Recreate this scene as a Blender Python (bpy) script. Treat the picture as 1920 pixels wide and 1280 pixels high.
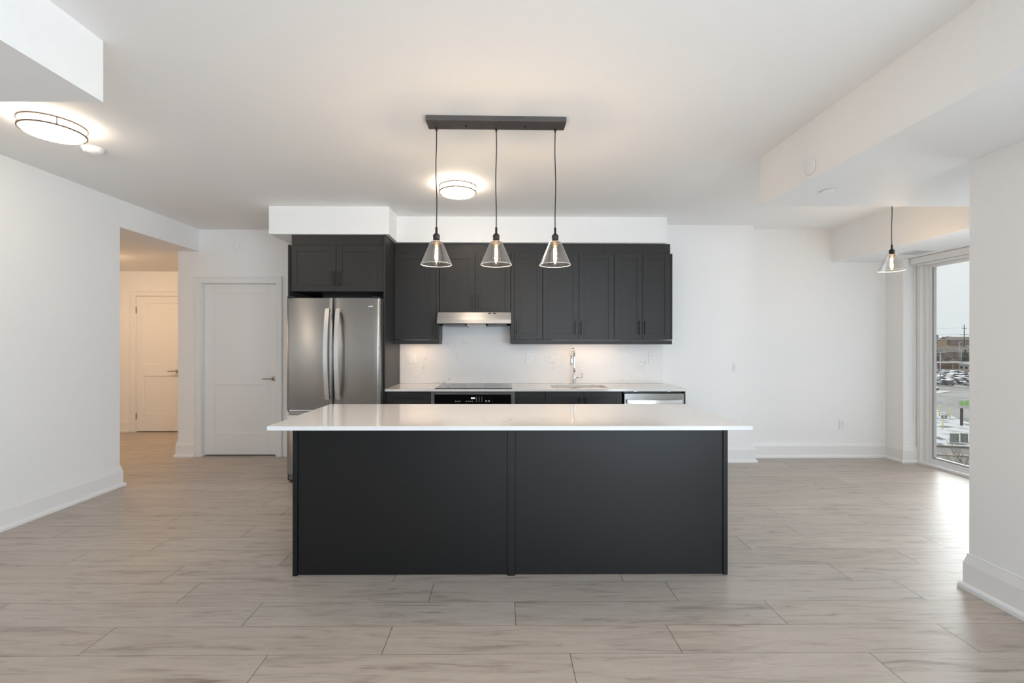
import bpy, bmesh, math, random
from mathutils import Vector, Matrix
random.seed(7)
for o in list(bpy.data.objects):
    bpy.data.objects.remove(o, do_unlink=True)
scene = bpy.context.scene
COL = scene.collection
CEIL = 2.755

# ------------------------------------------------------------------ camera
cam_d = bpy.data.cameras.new('camera')
cam_d.sensor_width = 36.0
cam_d.lens = 850.0 * 36.0 / 1920.0
cam_d.shift_x = 12.2 / 1920.0
cam_d.shift_y = 4.3 / 1920.0
cam_d.clip_start = 0.05
cam_d.clip_end = 2000
cam = bpy.data.objects.new('camera', cam_d)
COL.objects.link(cam)
cam.matrix_world = (Matrix.Translation((0, 0, 1.372)) @ Matrix.Rotation(-0.008, 4, 'Z')
                    @ Matrix.Rotation(math.pi / 2, 4, 'X') @ Matrix.Rotation(0.0008, 4, 'Z'))
scene.camera = cam

# ------------------------------------------------------------------ world, sun, daylight
world = bpy.data.worlds.new('overcast_sky')
scene.world = world
world.use_nodes = True
nt = world.node_tree
nt.nodes.clear()
wo = nt.nodes.new('ShaderNodeOutputWorld')
bg = nt.nodes.new('ShaderNodeBackground')
tc = nt.nodes.new('ShaderNodeTexCoord')
sx = nt.nodes.new('ShaderNodeSeparateXYZ')
rp = nt.nodes.new('ShaderNodeValToRGB')
ns = nt.nodes.new('ShaderNodeTexNoise')
ns.inputs['Scale'].default_value = 3.0
mx = nt.nodes.new('ShaderNodeMath'); mx.operation = 'MULTIPLY_ADD'
mx.inputs[1].default_value = 0.10; mx.inputs[2].default_value = -0.05
ad = nt.nodes.new('ShaderNodeMath'); ad.operation = 'ADD'
rp.color_ramp.elements[0].position = 0.0
rp.color_ramp.elements[0].color = (0.70, 0.73, 0.76, 1)
rp.color_ramp.elements[1].position = 0.9
rp.color_ramp.elements[1].color = (1.35, 1.38, 1.42, 1)
e = rp.color_ramp.elements.new(0.14); e.color = (0.80, 0.81, 0.825, 1)
nt.links.new(tc.outputs['Generated'], sx.inputs[0])
nt.links.new(tc.outputs['Generated'], ns.inputs['Vector'])
nt.links.new(ns.outputs['Fac'], mx.inputs[0])
nt.links.new(sx.outputs['Z'], ad.inputs[0])
nt.links.new(mx.outputs[0], ad.inputs[1])
nt.links.new(ad.outputs[0], rp.inputs[0])
nt.links.new(rp.outputs[0], bg.inputs['Color'])
bg.inputs['Strength'].default_value = 0.72
nt.links.new(bg.outputs[0], wo.inputs['Surface'])


def add_light(kind, name, loc, power, color=(1, 1, 1), parent=None, **kw):
    d = bpy.data.lights.new(name, kind)
    d.energy = power
    d.color = color
    rot = kw.pop('rot', (0, 0, 0))
    for k, v in kw.items():
        setattr(d, k, v)
    o = bpy.data.objects.new(name, d)
    COL.objects.link(o)
    o.location = loc
    o.rotation_euler = rot
    if parent:
        o.parent = parent
        o.location = Vector(loc) - ORG[parent.name]
    return o


ORG = {}
SUN_DIR = Vector((-0.68, -0.60, -0.42)).normalized()
sun = add_light('SUN', 'cloud_daylight', (8, 6, 8), 1.95, (0.93, 0.965, 1.0), angle=math.radians(50))
sun.rotation_euler = SUN_DIR.to_track_quat('-Z', 'Y').to_euler()
# fill lamps added for daylight from guessed, unseen windows behind the camera
add_light('AREA', 'rear_fill_light', (0.9, -3.1, 1.2), 41, (0.73, 0.872, 1.0), shape='RECTANGLE',
          size=2.9, size_y=1.9, rot=(math.radians(88), 0, 0))
add_light('AREA', 'side_fill_light', (2.60, -1.5, 1.2), 86, (0.73, 0.872, 1.0), shape='RECTANGLE',
          size=2.2, size_y=1.9, rot=(math.radians(92), 0, math.radians(58)))  # added lamp, turned into the room to brighten its left side
# daylight through the near half of the dining window, behind the wall end
add_light('AREA', 'dining_window_daylight', (4.80, 3.14, 1.2), 12, (0.73, 0.872, 1.0), shape='RECTANGLE',
          size=0.9, size_y=2.1, rot=(math.pi / 2, 0, math.pi / 2))
scene.view_settings.view_transform = 'Standard'
scene.view_settings.look = 'None'
scene.view_settings.exposure = 0.77
scene.view_settings.gamma = 1.0
scene.view_settings.use_curve_mapping = False
scene.cycles.max_bounces = 14
scene.cycles.diffuse_bounces = 8
scene.cycles.transparent_max_bounces = 24


# ------------------------------------------------------------------ materials
def principled(name, col, rough=0.5, metal=0.0, **kw):
    m = bpy.data.materials.new(name)
    m.use_nodes = True
    p = m.node_tree.nodes['Principled BSDF']
    p.inputs['Base Color'].default_value = (*col, 1)
    p.inputs['Roughness'].default_value = rough
    p.inputs['Metallic'].default_value = metal
    for k, v in kw.items():
        p.inputs[k.replace('_', ' ')].default_value = v
    return m


def noisy(name, c1, c2, scale, rough=0.5, stretch=(1, 1, 1), bump=0.0, detail=6, lo=0.35, hi=0.65, metal=0.0, **kw):
    m = principled(name, c1, rough, metal, **kw)
    n = m.node_tree
    p = n.nodes['Principled BSDF']
    t = n.nodes.new('ShaderNodeTexCoord')
    mp = n.nodes.new('ShaderNodeMapping')
    mp.inputs['Scale'].default_value = stretch
    no = n.nodes.new('ShaderNodeTexNoise')
    no.inputs['Scale'].default_value = scale
    no.inputs['Detail'].default_value = detail
    r = n.nodes.new('ShaderNodeValToRGB')
    r.color_ramp.elements[0].position = lo
    r.color_ramp.elements[0].color = (*c1, 1)
    r.color_ramp.elements[1].position = hi
    r.color_ramp.elements[1].color = (*c2, 1)
    n.links.new(t.outputs['Object'], mp.inputs[0])
    n.links.new(mp.outputs[0], no.inputs['Vector'])
    n.links.new(no.outputs['Fac'], r.inputs[0])
    n.links.new(r.outputs[0], p.inputs['Base Color'])
    if bump:
        b = n.nodes.new('ShaderNodeBump')
        b.inputs['Strength'].default_value = bump
        b.inputs['Distance'].default_value = 0.01
        n.links.new(no.outputs['Fac'], b.inputs['Height'])
        n.links.new(b.outputs[0], p.inputs['Normal'])
    return m


def emission(name, col, strength):
    m = bpy.data.materials.new(name)
    m.use_nodes = True
    n = m.node_tree
    n.nodes.clear()
    o = n.nodes.new('ShaderNodeOutputMaterial')
    e_ = n.nodes.new('ShaderNodeEmission')
    e_.inputs['Color'].default_value = (*col, 1)
    e_.inputs['Strength'].default_value = strength
    n.links.new(e_.outputs[0], o.inputs[0])
    return m


def thin_glass(name, tint=(1, 1, 1), ior=1.5, rough=0.0, gain=1.0):
    """clear sheet glass: transparent with a Fresnel weighted gloss"""
    m = bpy.data.materials.new(name)
    m.use_nodes = True
    n = m.node_tree
    n.nodes.clear()
    o = n.nodes.new('ShaderNodeOutputMaterial')
    tr = n.nodes.new('ShaderNodeBsdfTransparent')
    tr.inputs['Color'].default_value = (*tint, 1)
    gl = n.nodes.new('ShaderNodeBsdfGlossy')
    gl.inputs['Roughness'].default_value = rough
    fr = n.nodes.new('ShaderNodeFresnel')
    fr.inputs['IOR'].default_value = ior
    mu = n.nodes.new('ShaderNodeMath'); mu.operation = 'MULTIPLY'; mu.use_clamp = True
    mu.inputs[1].default_value = gain
    mi = n.nodes.new('ShaderNodeMixShader')
    ge = n.nodes.new('ShaderNodeNewGeometry')
    io = n.nodes.new('ShaderNodeMath'); io.operation = 'MULTIPLY_ADD'
    io.inputs[1].default_value = 1.0 / ior - ior
    io.inputs[2].default_value = ior
    n.links.new(ge.outputs['Backfacing'], io.inputs[0])
    n.links.new(io.outputs[0], fr.inputs['IOR'])
    n.links.new(fr.outputs[0], mu.inputs[0])
    n.links.new(mu.outputs[0], mi.inputs[0])
    n.links.new(tr.outputs[0], mi.inputs[1])
    n.links.new(gl.outputs[0], mi.inputs[2])
    n.links.new(mi.outputs[0], o.inputs[0])
    return m


def quartz(name, rough=0.07, base=(0.75, 0.742, 0.735)):
    m = principled(name, base, rough)
    n = m.node_tree
    p = n.nodes['Principled BSDF']
    t = n.nodes.new('ShaderNodeTexCoord')
    w = n.nodes.new('ShaderNodeTexNoise')
    w.inputs['Scale'].default_value = 1.7
    w.inputs['Detail'].default_value = 7
    w.inputs['Roughness'].default_value = 0.62
    w.inputs['Distortion'].default_value = 0.6
    d = n.nodes.new('ShaderNodeMath'); d.operation = 'SUBTRACT'; d.inputs[1].default_value = 0.5
    a = n.nodes.new('ShaderNodeMath'); a.operation = 'ABSOLUTE'
    r = n.nodes.new('ShaderNodeValToRGB')
    r.color_ramp.elements[0].position = 0.0
    r.color_ramp.elements[0].color = (0.0, 0.0, 0.0, 1)
    r.color_ramp.elements[1].position = 0.006
    r.color_ramp.elements[1].color = (1, 1, 1, 1)
    k = n.nodes.new('ShaderNodeTexNoise')
    k.inputs['Scale'].default_value = 1.6
    kr = n.nodes.new('ShaderNodeValToRGB')
    kr.color_ramp.elements[0].position = 0.52
    kr.color_ramp.elements[1].position = 0.66
    iv = n.nodes.new('ShaderNodeMath'); iv.operation = 'SUBTRACT'; iv.inputs[0].default_value = 1.0
    mu = n.nodes.new('ShaderNodeMath'); mu.operation = 'MULTIPLY'
    mix = n.nodes.new('ShaderNodeMix'); mix.data_type = 'RGBA'
    mix.inputs[6].default_value = (*base, 1)
    mix.inputs[7].default_value = (0.50, 0.48, 0.47, 1)
    n.links.new(t.outputs['Object'], w.inputs['Vector'])
    n.links.new(t.outputs['Object'], k.inputs['Vector'])
    n.links.new(w.outputs['Fac'], d.inputs[0])
    n.links.new(d.outputs[0], a.inputs[0])
    n.links.new(a.outputs[0], r.inputs[0])
    n.links.new(r.outputs[0], iv.inputs[1])
    n.links.new(k.outputs['Fac'], kr.inputs[0])
    n.links.new(iv.outputs[0], mu.inputs[0])
    n.links.new(kr.outputs[0], mu.inputs[1])
    n.links.new(mu.outputs[0], mix.inputs[0])
    n.links.new(mix.outputs[2], p.inputs['Base Color'])
    return m


def planks(name):
    m = principled(name, (0.4, 0.34, 0.29), 0.36)
    n = m.node_tree
    p = n.nodes['Principled BSDF']
    uv = n.nodes.new('ShaderNodeUVMap')
    mp = n.nodes.new('ShaderNodeMapping')
    mp.inputs['Scale'].default_value = (1.0, 9.0, 1.0)
    g1 = n.nodes.new('ShaderNodeTexNoise')
    g1.inputs['Scale'].default_value = 2.2
    g1.inputs['Detail'].default_value = 8
    g1.inputs['Roughness'].default_value = 0.62
    g1.inputs['Distortion'].default_value = 0.9
    r1 = n.nodes.new('ShaderNodeValToRGB')
    r1.color_ramp.elements[0].position = 0.30
    r1.color_ramp.elements[0].color = (0.28, 0.234, 0.198, 1)
    r1.color_ramp.elements[1].position = 0.56
    r1.color_ramp.elements[1].color = (0.465, 0.408, 0.355, 1)
    e1 = r1.color_ramp.elements.new(0.42); e1.color = (0.415, 0.358, 0.309, 1)
    # fine fibres
    mp2 = n.nodes.new('ShaderNodeMapping')
    mp2.inputs['Scale'].default_value = (3.0, 60.0, 1.0)
    g2 = n.nodes.new('ShaderNodeTexNoise')
    g2.inputs['Scale'].default_value = 4.0
    g2.inputs['Detail'].default_value = 5
    r2 = n.nodes.new('ShaderNodeValToRGB')
    r2.color_ramp.elements[0].position = 0.32
    r2.color_ramp.elements[0].color = (0.90, 0.89, 0.88, 1)
    r2.color_ramp.elements[1].position = 0.62
    r2.color_ramp.elements[1].color = (1.0, 1.0, 1.0, 1)
    mul = n.nodes.new('ShaderNodeMix'); mul.data_type = 'RGBA'; mul.blend_type = 'MULTIPLY'
    mul.inputs[0].default_value = 1.0
    # sparse dark figure streaks
    mp3 = n.nodes.new('ShaderNodeMapping')
    mp3.inputs['Scale'].default_value = (1.6, 22.0, 1.0)
    g3 = n.nodes.new('ShaderNodeTexNoise')
    g3.inputs['Scale'].default_value = 1.3
    g3.inputs['Detail'].default_value = 4
    g3.inputs['Distortion'].default_value = 1.6
    r3 = n.nodes.new('ShaderNodeValToRGB')
    r3.color_ramp.elements[0].position = 0.24
    r3.color_ramp.elements[0].color = (0.62, 0.58, 0.55, 1)
    r3.color_ramp.elements[1].position = 0.40
    r3.color_ramp.elements[1].color = (1, 1, 1, 1)
    mul3 = n.nodes.new('ShaderNodeMix'); mul3.data_type = 'RGBA'; mul3.blend_type = 'MULTIPLY'
    mul3.inputs[0].default_value = 1.0
    # occasional cathedral figure around knots
    mp5 = n.nodes.new('ShaderNodeMapping')
    mp5.inputs['Scale'].default_value = (1.1, 6.5, 1.0)
    vo = n.nodes.new('ShaderNodeTexVoronoi')
    vo.inputs['Scale'].default_value = 0.9
    vo.inputs['Randomness'].default_value = 1.0
    dn = n.nodes.new('ShaderNodeTexNoise')
    dn.inputs['Scale'].default_value = 5.0
    dn.inputs['Detail'].default_value = 3
    dm = n.nodes.new('ShaderNodeMath'); dm.operation = 'MULTIPLY_ADD'; dm.inputs[1].default_value = 0.22
    si = n.nodes.new('ShaderNodeMath'); si.operation = 'MULTIPLY'; si.inputs[1].default_value = 62.0
    sn = n.nodes.new('ShaderNodeMath'); sn.operation = 'SINE'
    rg = n.nodes.new('ShaderNodeMapRange')
    rg.inputs['From Min'].default_value = -0.2; rg.inputs['From Max'].default_value = 1.0
    fd = n.nodes.new('ShaderNodeMapRange')
    fd.inputs['From Min'].default_value = 0.34; fd.inputs['From Max'].default_value = 0.10
    pk = n.nodes.new('ShaderNodeMath'); pk.operation = 'MULTIPLY'
    kn = n.nodes.new('ShaderNodeMath'); kn.operation = 'MULTIPLY'; kn.inputs[1].default_value = 0.55
    sel = n.nodes.new('ShaderNodeSeparateColor')
    sl = n.nodes.new('ShaderNodeMath'); sl.operation = 'GREATER_THAN'; sl.inputs[1].default_value = 0.62
    pk2 = n.nodes.new('ShaderNodeMath'); pk2.operation = 'MULTIPLY'
    mul5 = n.nodes.new('ShaderNodeMix'); mul5.data_type = 'RGBA'; mul5.blend_type = 'MULTIPLY'
    mul5.inputs[7].default_value = (0.66, 0.61, 0.57, 1)
    n.links.new(uv.outputs[0], mp5.inputs[0])
    n.links.new(mp5.outputs[0], vo.inputs['Vector']); n.links.new(mp5.outputs[0], dn.inputs['Vector'])
    n.links.new(dn.outputs['Fac'], dm.inputs[0]); n.links.new(vo.outputs['Distance'], dm.inputs[2])
    n.links.new(dm.outputs[0], si.inputs[0]); n.links.new(si.outputs[0], sn.inputs[0]); n.links.new(sn.outputs[0], rg.inputs['Value'])
    n.links.new(vo.outputs['Distance'], fd.inputs['Value'])
    n.links.new(rg.outputs[0], pk.inputs[0]); n.links.new(fd.outputs[0], pk.inputs[1])
    n.links.new(vo.outputs['Color'], sel.inputs[0]); n.links.new(sel.outputs[0], sl.inputs[0])
    n.links.new(pk.outputs[0], pk2.inputs[0]); n.links.new(sl.outputs[0], pk2.inputs[1])
    n.links.new(pk2.outputs[0], kn.inputs[0]); n.links.new(kn.outputs[0], mul5.inputs[0])
    at = n.nodes.new('ShaderNodeVertexColor')
    at.layer_name = 'plank_tone'
    mul4 = n.nodes.new('ShaderNodeMix'); mul4.data_type = 'RGBA'; mul4.blend_type = 'MULTIPLY'
    mul4.inputs[0].default_value = 1.0
    for mm in (mp, mp2, mp3):
        n.links.new(uv.outputs[0], mm.inputs[0])
    for mm, gg, rr in ((mp, g1, r1), (mp2, g2, r2), (mp3, g3, r3)):
        n.links.new(mm.outputs[0], gg.inputs['Vector'])
        n.links.new(gg.outputs['Fac'], rr.inputs[0])
    n.links.new(r1.outputs[0], mul.inputs[6]); n.links.new(r2.outputs[0], mul.inputs[7])
    n.links.new(mul.outputs[2], mul3.inputs[6]); n.links.new(r3.outputs[0], mul3.inputs[7])
    n.links.new(mul3.outputs[2], mul4.inputs[6]); n.links.new(at.outputs['Color'], mul4.inputs[7])
    n.links.new(mul4.outputs[2], mul5.inputs[6])
    n.links.new(mul5.outputs[2], p.inputs['Base Color'])
    b = n.nodes.new('ShaderNodeBump')
    b.inputs['Strength'].default_value = 0.08
    b.inputs['Distance'].default_value = 0.004
    n.links.new(g2.outputs['Fac'], b.inputs['Height'])
    n.links.new(b.outputs[0], p.inputs['Normal'])
    return m


def steel(name, col=(0.54, 0.53, 0.52), rough=0.42, aniso=0.96, axis='Z'):
    m = principled(name, col, rough, 1.0)
    n = m.node_tree
    p = n.nodes['Principled BSDF']
    p.inputs['Anisotropic'].default_value = aniso
    tg = n.nodes.new('ShaderNodeCombineXYZ')
    tg.inputs['XYZ'.index(axis)].default_value = 1.0
    n.links.new(tg.outputs[0], p.inputs['Tangent'])
    return m


PAINT = noisy('white_wall_paint', (0.85, 0.85, 0.847), (0.862, 0.862, 0.858), 60, 0.55, bump=0.015)
CEILP = noisy('white_ceiling_paint', (0.87, 0.87, 0.867), (0.88, 0.88, 0.877), 80, 0.7, bump=0.015)
TRIM = principled('white_trim_paint', (0.83, 0.825, 0.82), 0.32)
FLOORM = planks('greige_oak_planks')
GROOVE = principled('plank_groove', (0.06, 0.048, 0.04), 0.8)
CAB = noisy('charcoal_cabinet_paint', (0.027, 0.0255, 0.0248), (0.030, 0.0284, 0.0277), 300, 0.42, bump=0.02)
ISL_SHADED = noisy('charcoal_shaded_panel', (0.004, 0.0039, 0.0038), (0.005, 0.0049, 0.0048), 300, 0.42, bump=0.02)  # cabinet charcoal darkened, painting in the weaker light on the island front
for _m, _l in ((CAB, .36), (ISL_SHADED, .36)):
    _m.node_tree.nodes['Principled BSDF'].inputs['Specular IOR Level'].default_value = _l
BLACK = principled('black_metal', (0.022, 0.021, 0.021), 0.38, 0.3)
BLACKP = principled('black_plastic', (0.010, 0.010, 0.010), 0.35)
DARKCAV = principled('dark_cavity', (0.018, 0.018, 0.018), 0.6)
QUARTZ = quartz('white_veined_quartz')
QSPLASH = quartz('white_veined_splash', 0.36, (0.81, 0.80, 0.792))
STEEL = steel('brushed_stainless_steel')
STEELH = steel('satin_handle_steel', (0.74, 0.73, 0.72), 0.28, 0.4)
SINKS = principled('sink_steel', (0.60, 0.59, 0.58), 0.2, 1.0)
CHROME = principled('chrome', (0.80, 0.80, 0.80), 0.06, 1.0)
NICKEL = principled('brushed_nickel', (0.50, 0.46, 0.41), 0.28, 1.0)
GREYM = principled('grey_appliance_side', (0.16, 0.16, 0.16), 0.45, 0.3)
BGLASS = principled('black_glass', (0.005, 0.005, 0.006), 0.05)
COOKG = principled('ceramic_cooktop_glass', (0.012, 0.012, 0.013), 0.10)
PLASTIC = principled('white_plastic', (0.84, 0.835, 0.83), 0.3)
SLOT = principled('outlet_slot', (0.06, 0.055, 0.05), 0.5)
GUNMETAL = noisy('gunmetal_canopy', (0.11, 0.10, 0.098), (0.14, 0.13, 0.125), 9, 0.42, metal=0.6)
SOCKET = principled('dark_bronze_socket', (0.045, 0.040, 0.038), 0.4, 0.7)
CORD = principled('black_fabric_cord', (0.02, 0.019, 0.019), 0.8)
SHADEG = thin_glass('clear_shade_glass', (0.985, 0.985, 0.985), 1.5, 0.0, 2.2)
BULBG = thin_glass('amber_bulb_glass', (1.0, 0.965, 0.90), 1.45, 0.0, 1.0)
GLASSGLINT = principled('glass_edge_glint', (0.90, 0.90, 0.89), 0.15)  # opaque white, painting in the light that glass edges catch
PANE = thin_glass('window_glass', (0.93, 0.945, 0.94), 1.45, 0.0, 1.0)
FILAMENT = emission('glowing_filament', (1.0, 0.72, 0.40), 60)
DIFFUSER = emission('lit_acrylic_diffuser', (1.0, 0.83, 0.64), 15)
DIFFUSERH = emission('lit_hall_diffuser', (1.0, 0.68, 0.41), 54)
LEDM = emission('led_strip', (1.0, 0.74, 0.46), 4)
DISPLAY = emission('display_digits', (0.85, 0.92, 1.0), 1.6)
LEGEND = principled('panel_legend', (0.55, 0.55, 0.55), 0.5)
RINGM = principled('nickel_ring', (0.20, 0.15, 0.12), 0.45, 0.35)
VINYL = principled('white_vinyl_frame', (0.80, 0.80, 0.80), 0.35)
GASK = principled('grey_gasket', (0.18, 0.18, 0.18), 0.6)
ALU = principled('aluminium_sash', (0.55, 0.55, 0.56), 0.4, 0.2)


# ------------------------------------------------------------------ mesh building
class B:
    def __init__(self):
        self.bm = bmesh.new()

    def box(self, x0, x1, y0, y1, z0, z1, bevel=0.0, mat=0, seg=2):
        bm = self.bm
        vs = [bm.verts.new((x, y, z)) for x in (x0, x1) for y in (y0, y1) for z in (z0, z1)]
        f = [(0, 1, 3, 2), (4, 6, 7, 5), (0, 4, 5, 1), (2, 3, 7, 6), (0, 2, 6, 4), (1, 5, 7, 3)]
        fs = [bm.faces.new([vs[i] for i in q]) for q in f]
        for q in fs:
            q.material_index = mat
        if bevel:
            es = list({e_ for q in fs for e_ in q.edges})
            r = bmesh.ops.bevel(bm, geom=es, offset=bevel, offset_type='OFFSET', segments=seg, profile=0.5, affect='EDGES')
            for q in r['faces']:
                q.material_index = mat
                q.smooth = True
        return self

    def prism(self, pts, axis, a, b, mat=0, smooth=False):
        """polygon pts in the two axes other than `axis`, extruded from a to b"""
        bm = self.bm
        def v(p, t):
            return {'x': (t, p[0], p[1]), 'y': (p[0], t, p[1]), 'z': (p[0], p[1], t)}[axis]
        r0 = [bm.verts.new(v(p, a)) for p in pts]
        r1 = [bm.verts.new(v(p, b)) for p in pts]
        n = len(pts)
        fs = [bm.faces.new(r0), bm.faces.new(list(reversed(r1)))]
        for i in range(n):
            q = bm.faces.new([r0[(i + 1) % n], r0[i], r1[i], r1[(i + 1) % n]])
            q.smooth = smooth
            fs.append(q)
        for q in fs:
            q.material_index = mat
        return self

    def lathe(self, c, prof, seg=32, mat=0, axis='z', flat=False):
        bm = self.bm
        rings = []
        for r, h in prof:
            if r < 1e-6:
                p = {'z': (0, 0, h), 'y': (0, h, 0), 'x': (h, 0, 0)}[axis]
                rings.append([bm.verts.new(Vector(c) + Vector(p))])
                continue
            ring = []
            for i in range(seg):
                a = 2 * math.pi * i / seg
                ca, sa = r * math.cos(a), r * math.sin(a)
                p = {'z': (ca, sa, h), 'y': (ca, h, sa), 'x': (h, ca, sa)}[axis]
                ring.append(bm.verts.new(Vector(c) + Vector(p)))
            rings.append(ring)
        for A, C in zip(rings, rings[1:]):
            for i in range(seg):
                j = (i + 1) % seg
                if len(A) == 1 and len(C) == 1:
                    continue
                if len(A) == 1:
                    q = bm.faces.new([A[0], C[i], C[j]])
                elif len(C) == 1:
                    q = bm.faces.new([A[i], A[j], C[0]])
                else:
                    q = bm.faces.new([A[i], A[j], C[j], C[i]])
                q.smooth = not flat
                q.material_index = mat
        return self

    def torus(self, c, R, r, seg=48, ring=10, mat=0, axis='z'):
        bm = self.bm
        rs = []
        for i in range(seg):
            a = 2 * math.pi * i / seg
            row = []
            for k in range(ring):
                t = 2 * math.pi * k / ring
                rr = R + r * math.cos(t)
                p = (rr * math.cos(a), rr * math.sin(a), r * math.sin(t))
                if axis == 'y':
                    p = (p[0], p[2], p[1])
                row.append(bm.verts.new(Vector(c) + Vector(p)))
            rs.append(row)
        for i in range(seg):
            for k in range(ring):
                q = bm.faces.new([rs[i][k], rs[(i + 1) % seg][k], rs[(i + 1) % seg][(k + 1) % ring], rs[i][(k + 1) % ring]])
                q.smooth = True
                q.material_index = mat
        return self

    def tube(self, pts, rad, seg=12, mat=0, cap=True):
        bm = self.bm
        pts = [Vector(p) for p in pts]
        rads = rad if isinstance(rad, (list, tuple)) else [rad] * len(pts)
        t0 = (pts[1] - pts[0]).normalized()
        up = Vector((0, 0, 1)) if abs(t0.z) < 0.9 else Vector((1, 0, 0))
        u = t0.cross(up).normalized()
        rings = []
        for i, p in enumerate(pts):
            t = (pts[min(i + 1, len(pts) - 1)] - pts[max(i - 1, 0)]).normalized()
            u = (u - t * u.dot(t)).normalized()
            v = t.cross(u)
            rings.append([bm.verts.new(p + (u * math.cos(2 * math.pi * k / seg) + v * math.sin(2 * math.pi * k / seg)) * rads[i]) for k in range(seg)])
        for A, C in zip(rings, rings[1:]):
            for k in range(seg):
                q = bm.faces.new([A[k], A[(k + 1) % seg], C[(k + 1) % seg], C[k]])
                q.smooth = True
                q.material_index = mat
        if cap:
            for q in (bm.faces.new(list(reversed(rings[0]))), bm.faces.new(rings[-1])):
                q.material_index = mat
        return self

    def obj(self, name, mats, parent=None, origin=None):
        bm = self.bm
        bmesh.ops.recalc_face_normals(bm, faces=bm.faces)
        off = ORG[parent.name] if parent else Vector(origin or (0, 0, 0))
        if off.length:
            bmesh.ops.translate(bm, verts=bm.verts, vec=-off)
        me = bpy.data.meshes.new(name)
        bm.to_mesh(me)
        bm.free()
        for m in (mats if isinstance(mats, (list, tuple)) else [mats]):
            me.materials.append(m)
        o = bpy.data.objects.new(name, me)
        COL.objects.link(o)
        if parent:
            o.parent = parent
        else:
            o.location = off
        ORG[o.name] = Vector(off)
        return o


def tag(o, label=None, cat=None, group=None, kind=None):
    if label: o['label'] = label
    if cat: o['category'] = cat
    if group: o['group'] = group
    if kind: o['kind'] = kind
    return o


def thing(name, label, cat, loc, group=None, kind=None):
    o = bpy.data.objects.new(name, None)
    o.empty_display_size = 0.1
    COL.objects.link(o)
    o.location = loc
    ORG[o.name] = Vector(loc)
    return tag(o, label, cat, group, kind)


def struct(b, name, mats, label=None, cat=None):
    return tag(b.obj(name, mats), label, cat, kind='structure')


def dup(root, loc, label=None):
    """copy of a thing with copies of its parts and their sub-parts"""
    r = root.copy(); COL.objects.link(r); r.location = loc
    if label: r['label'] = label
    for ch in list(root.children):
        c = ch.copy(); COL.objects.link(c); c.parent = r
        for g in list(ch.children):
            d = g.copy(); COL.objects.link(d); d.parent = c
    ORG[r.name] = Vector(loc)
    return r


# ------------------------------------------------------------------ room shell
XL, XR = -3.67, 2.62            # left wall, near right wall
YK, YF, YC, YH = 5.25, 5.455, 5.53, 7.07
XWIN = 4.82
HALLZ = 2.49

# floor: one mesh of planks running along x, each plank slightly different in tone
bm = bmesh.new()
uvl = bm.loops.layers.uv.new('UVMap')
cl = bm.loops.layers.float_color.new('plank_tone')
JOINT = {0: .303, 1: .803, 2: .069, 3: .944, 4: .705, 5: -1.38, 6: -2.33, 7: -1.848, 8: -2.549, 9: 2.23, 10: 3.313,
         11: 2.563, 12: 3.06, 13: 3.407, 14: 2.592, 15: 3.092}
PW, PL, GAP = 0.2032, 1.333, 0.0013
FX0, FX1, FY0, FY1 = -7.2, 4.95, -3.25, 7.3
rr = random.Random(3)
k0 = int(math.floor((FY0 - 1.802) / PW))
k1 = int(math.ceil((FY1 - 1.802) / PW))
for k in range(k0, k1):
    ya, yb = 1.802 + k * PW, 1.802 + (k + 1) * PW
    off = JOINT.get(k, rr.uniform(0, PL))
    i0 = int(math.floor((FX0 - off) / PL))
    i1 = int(math.ceil((FX1 - off) / PL))
    for i in range(i0, i1):
        xa, xb = off + i * PL, off + (i + 1) * PL
        x0, x1 = max(xa, FX0) + GAP, min(xb, FX1) - GAP
        y0, y1 = max(ya, FY0) + GAP * .6, min(yb, FY1) - GAP * .6
        if x1 <= x0 or y1 <= y0:
            continue
        f = bm.faces.new([bm.verts.new(q) for q in ((x0, y0, 0), (x1, y0, 0), (x1, y1, 0), (x0, y1, 0))])
        ru, rv = rr.uniform(0, 40), rr.uniform(0, 40)
        tone = rr.uniform(0.93, 1.05)
        warm = rr.uniform(-0.012, 0.012)
        for lp in f.loops:
            lp[uvl].uv = (lp.vert.co.x - xa + ru, lp.vert.co.y - ya + rv)
            lp[cl] = (tone * (1 + warm), tone, tone * (1 - warm), 1)
b = B(); b.bm.free(); b.bm = bm
b.box(FX0, FX1, FY0, FY1, -0.12, -0.0015, mat=1)
struct(b, 'floor', [FLOORM, GROOVE], 'pale greige wood plank floor laid across the whole room', 'floor')

b = B()
b.box(-3.8, 4.95, -3.25, YC + .12, CEIL, CEIL + .12)
struct(b, 'ceiling', CEILP, 'flat white ceiling over the kitchen and living room', 'ceiling')
b = B()
b.box(-7.2, -3.8, 3.2, 7.2, HALLZ, HALLZ + .12)
b.box(-3.8, -3.80 + .13, 4.385, YC, HALLZ, CEIL)
struct(b, 'ceiling_hall', CEILP, 'lower hallway ceiling seen through the opening at left', 'ceiling')

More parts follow.
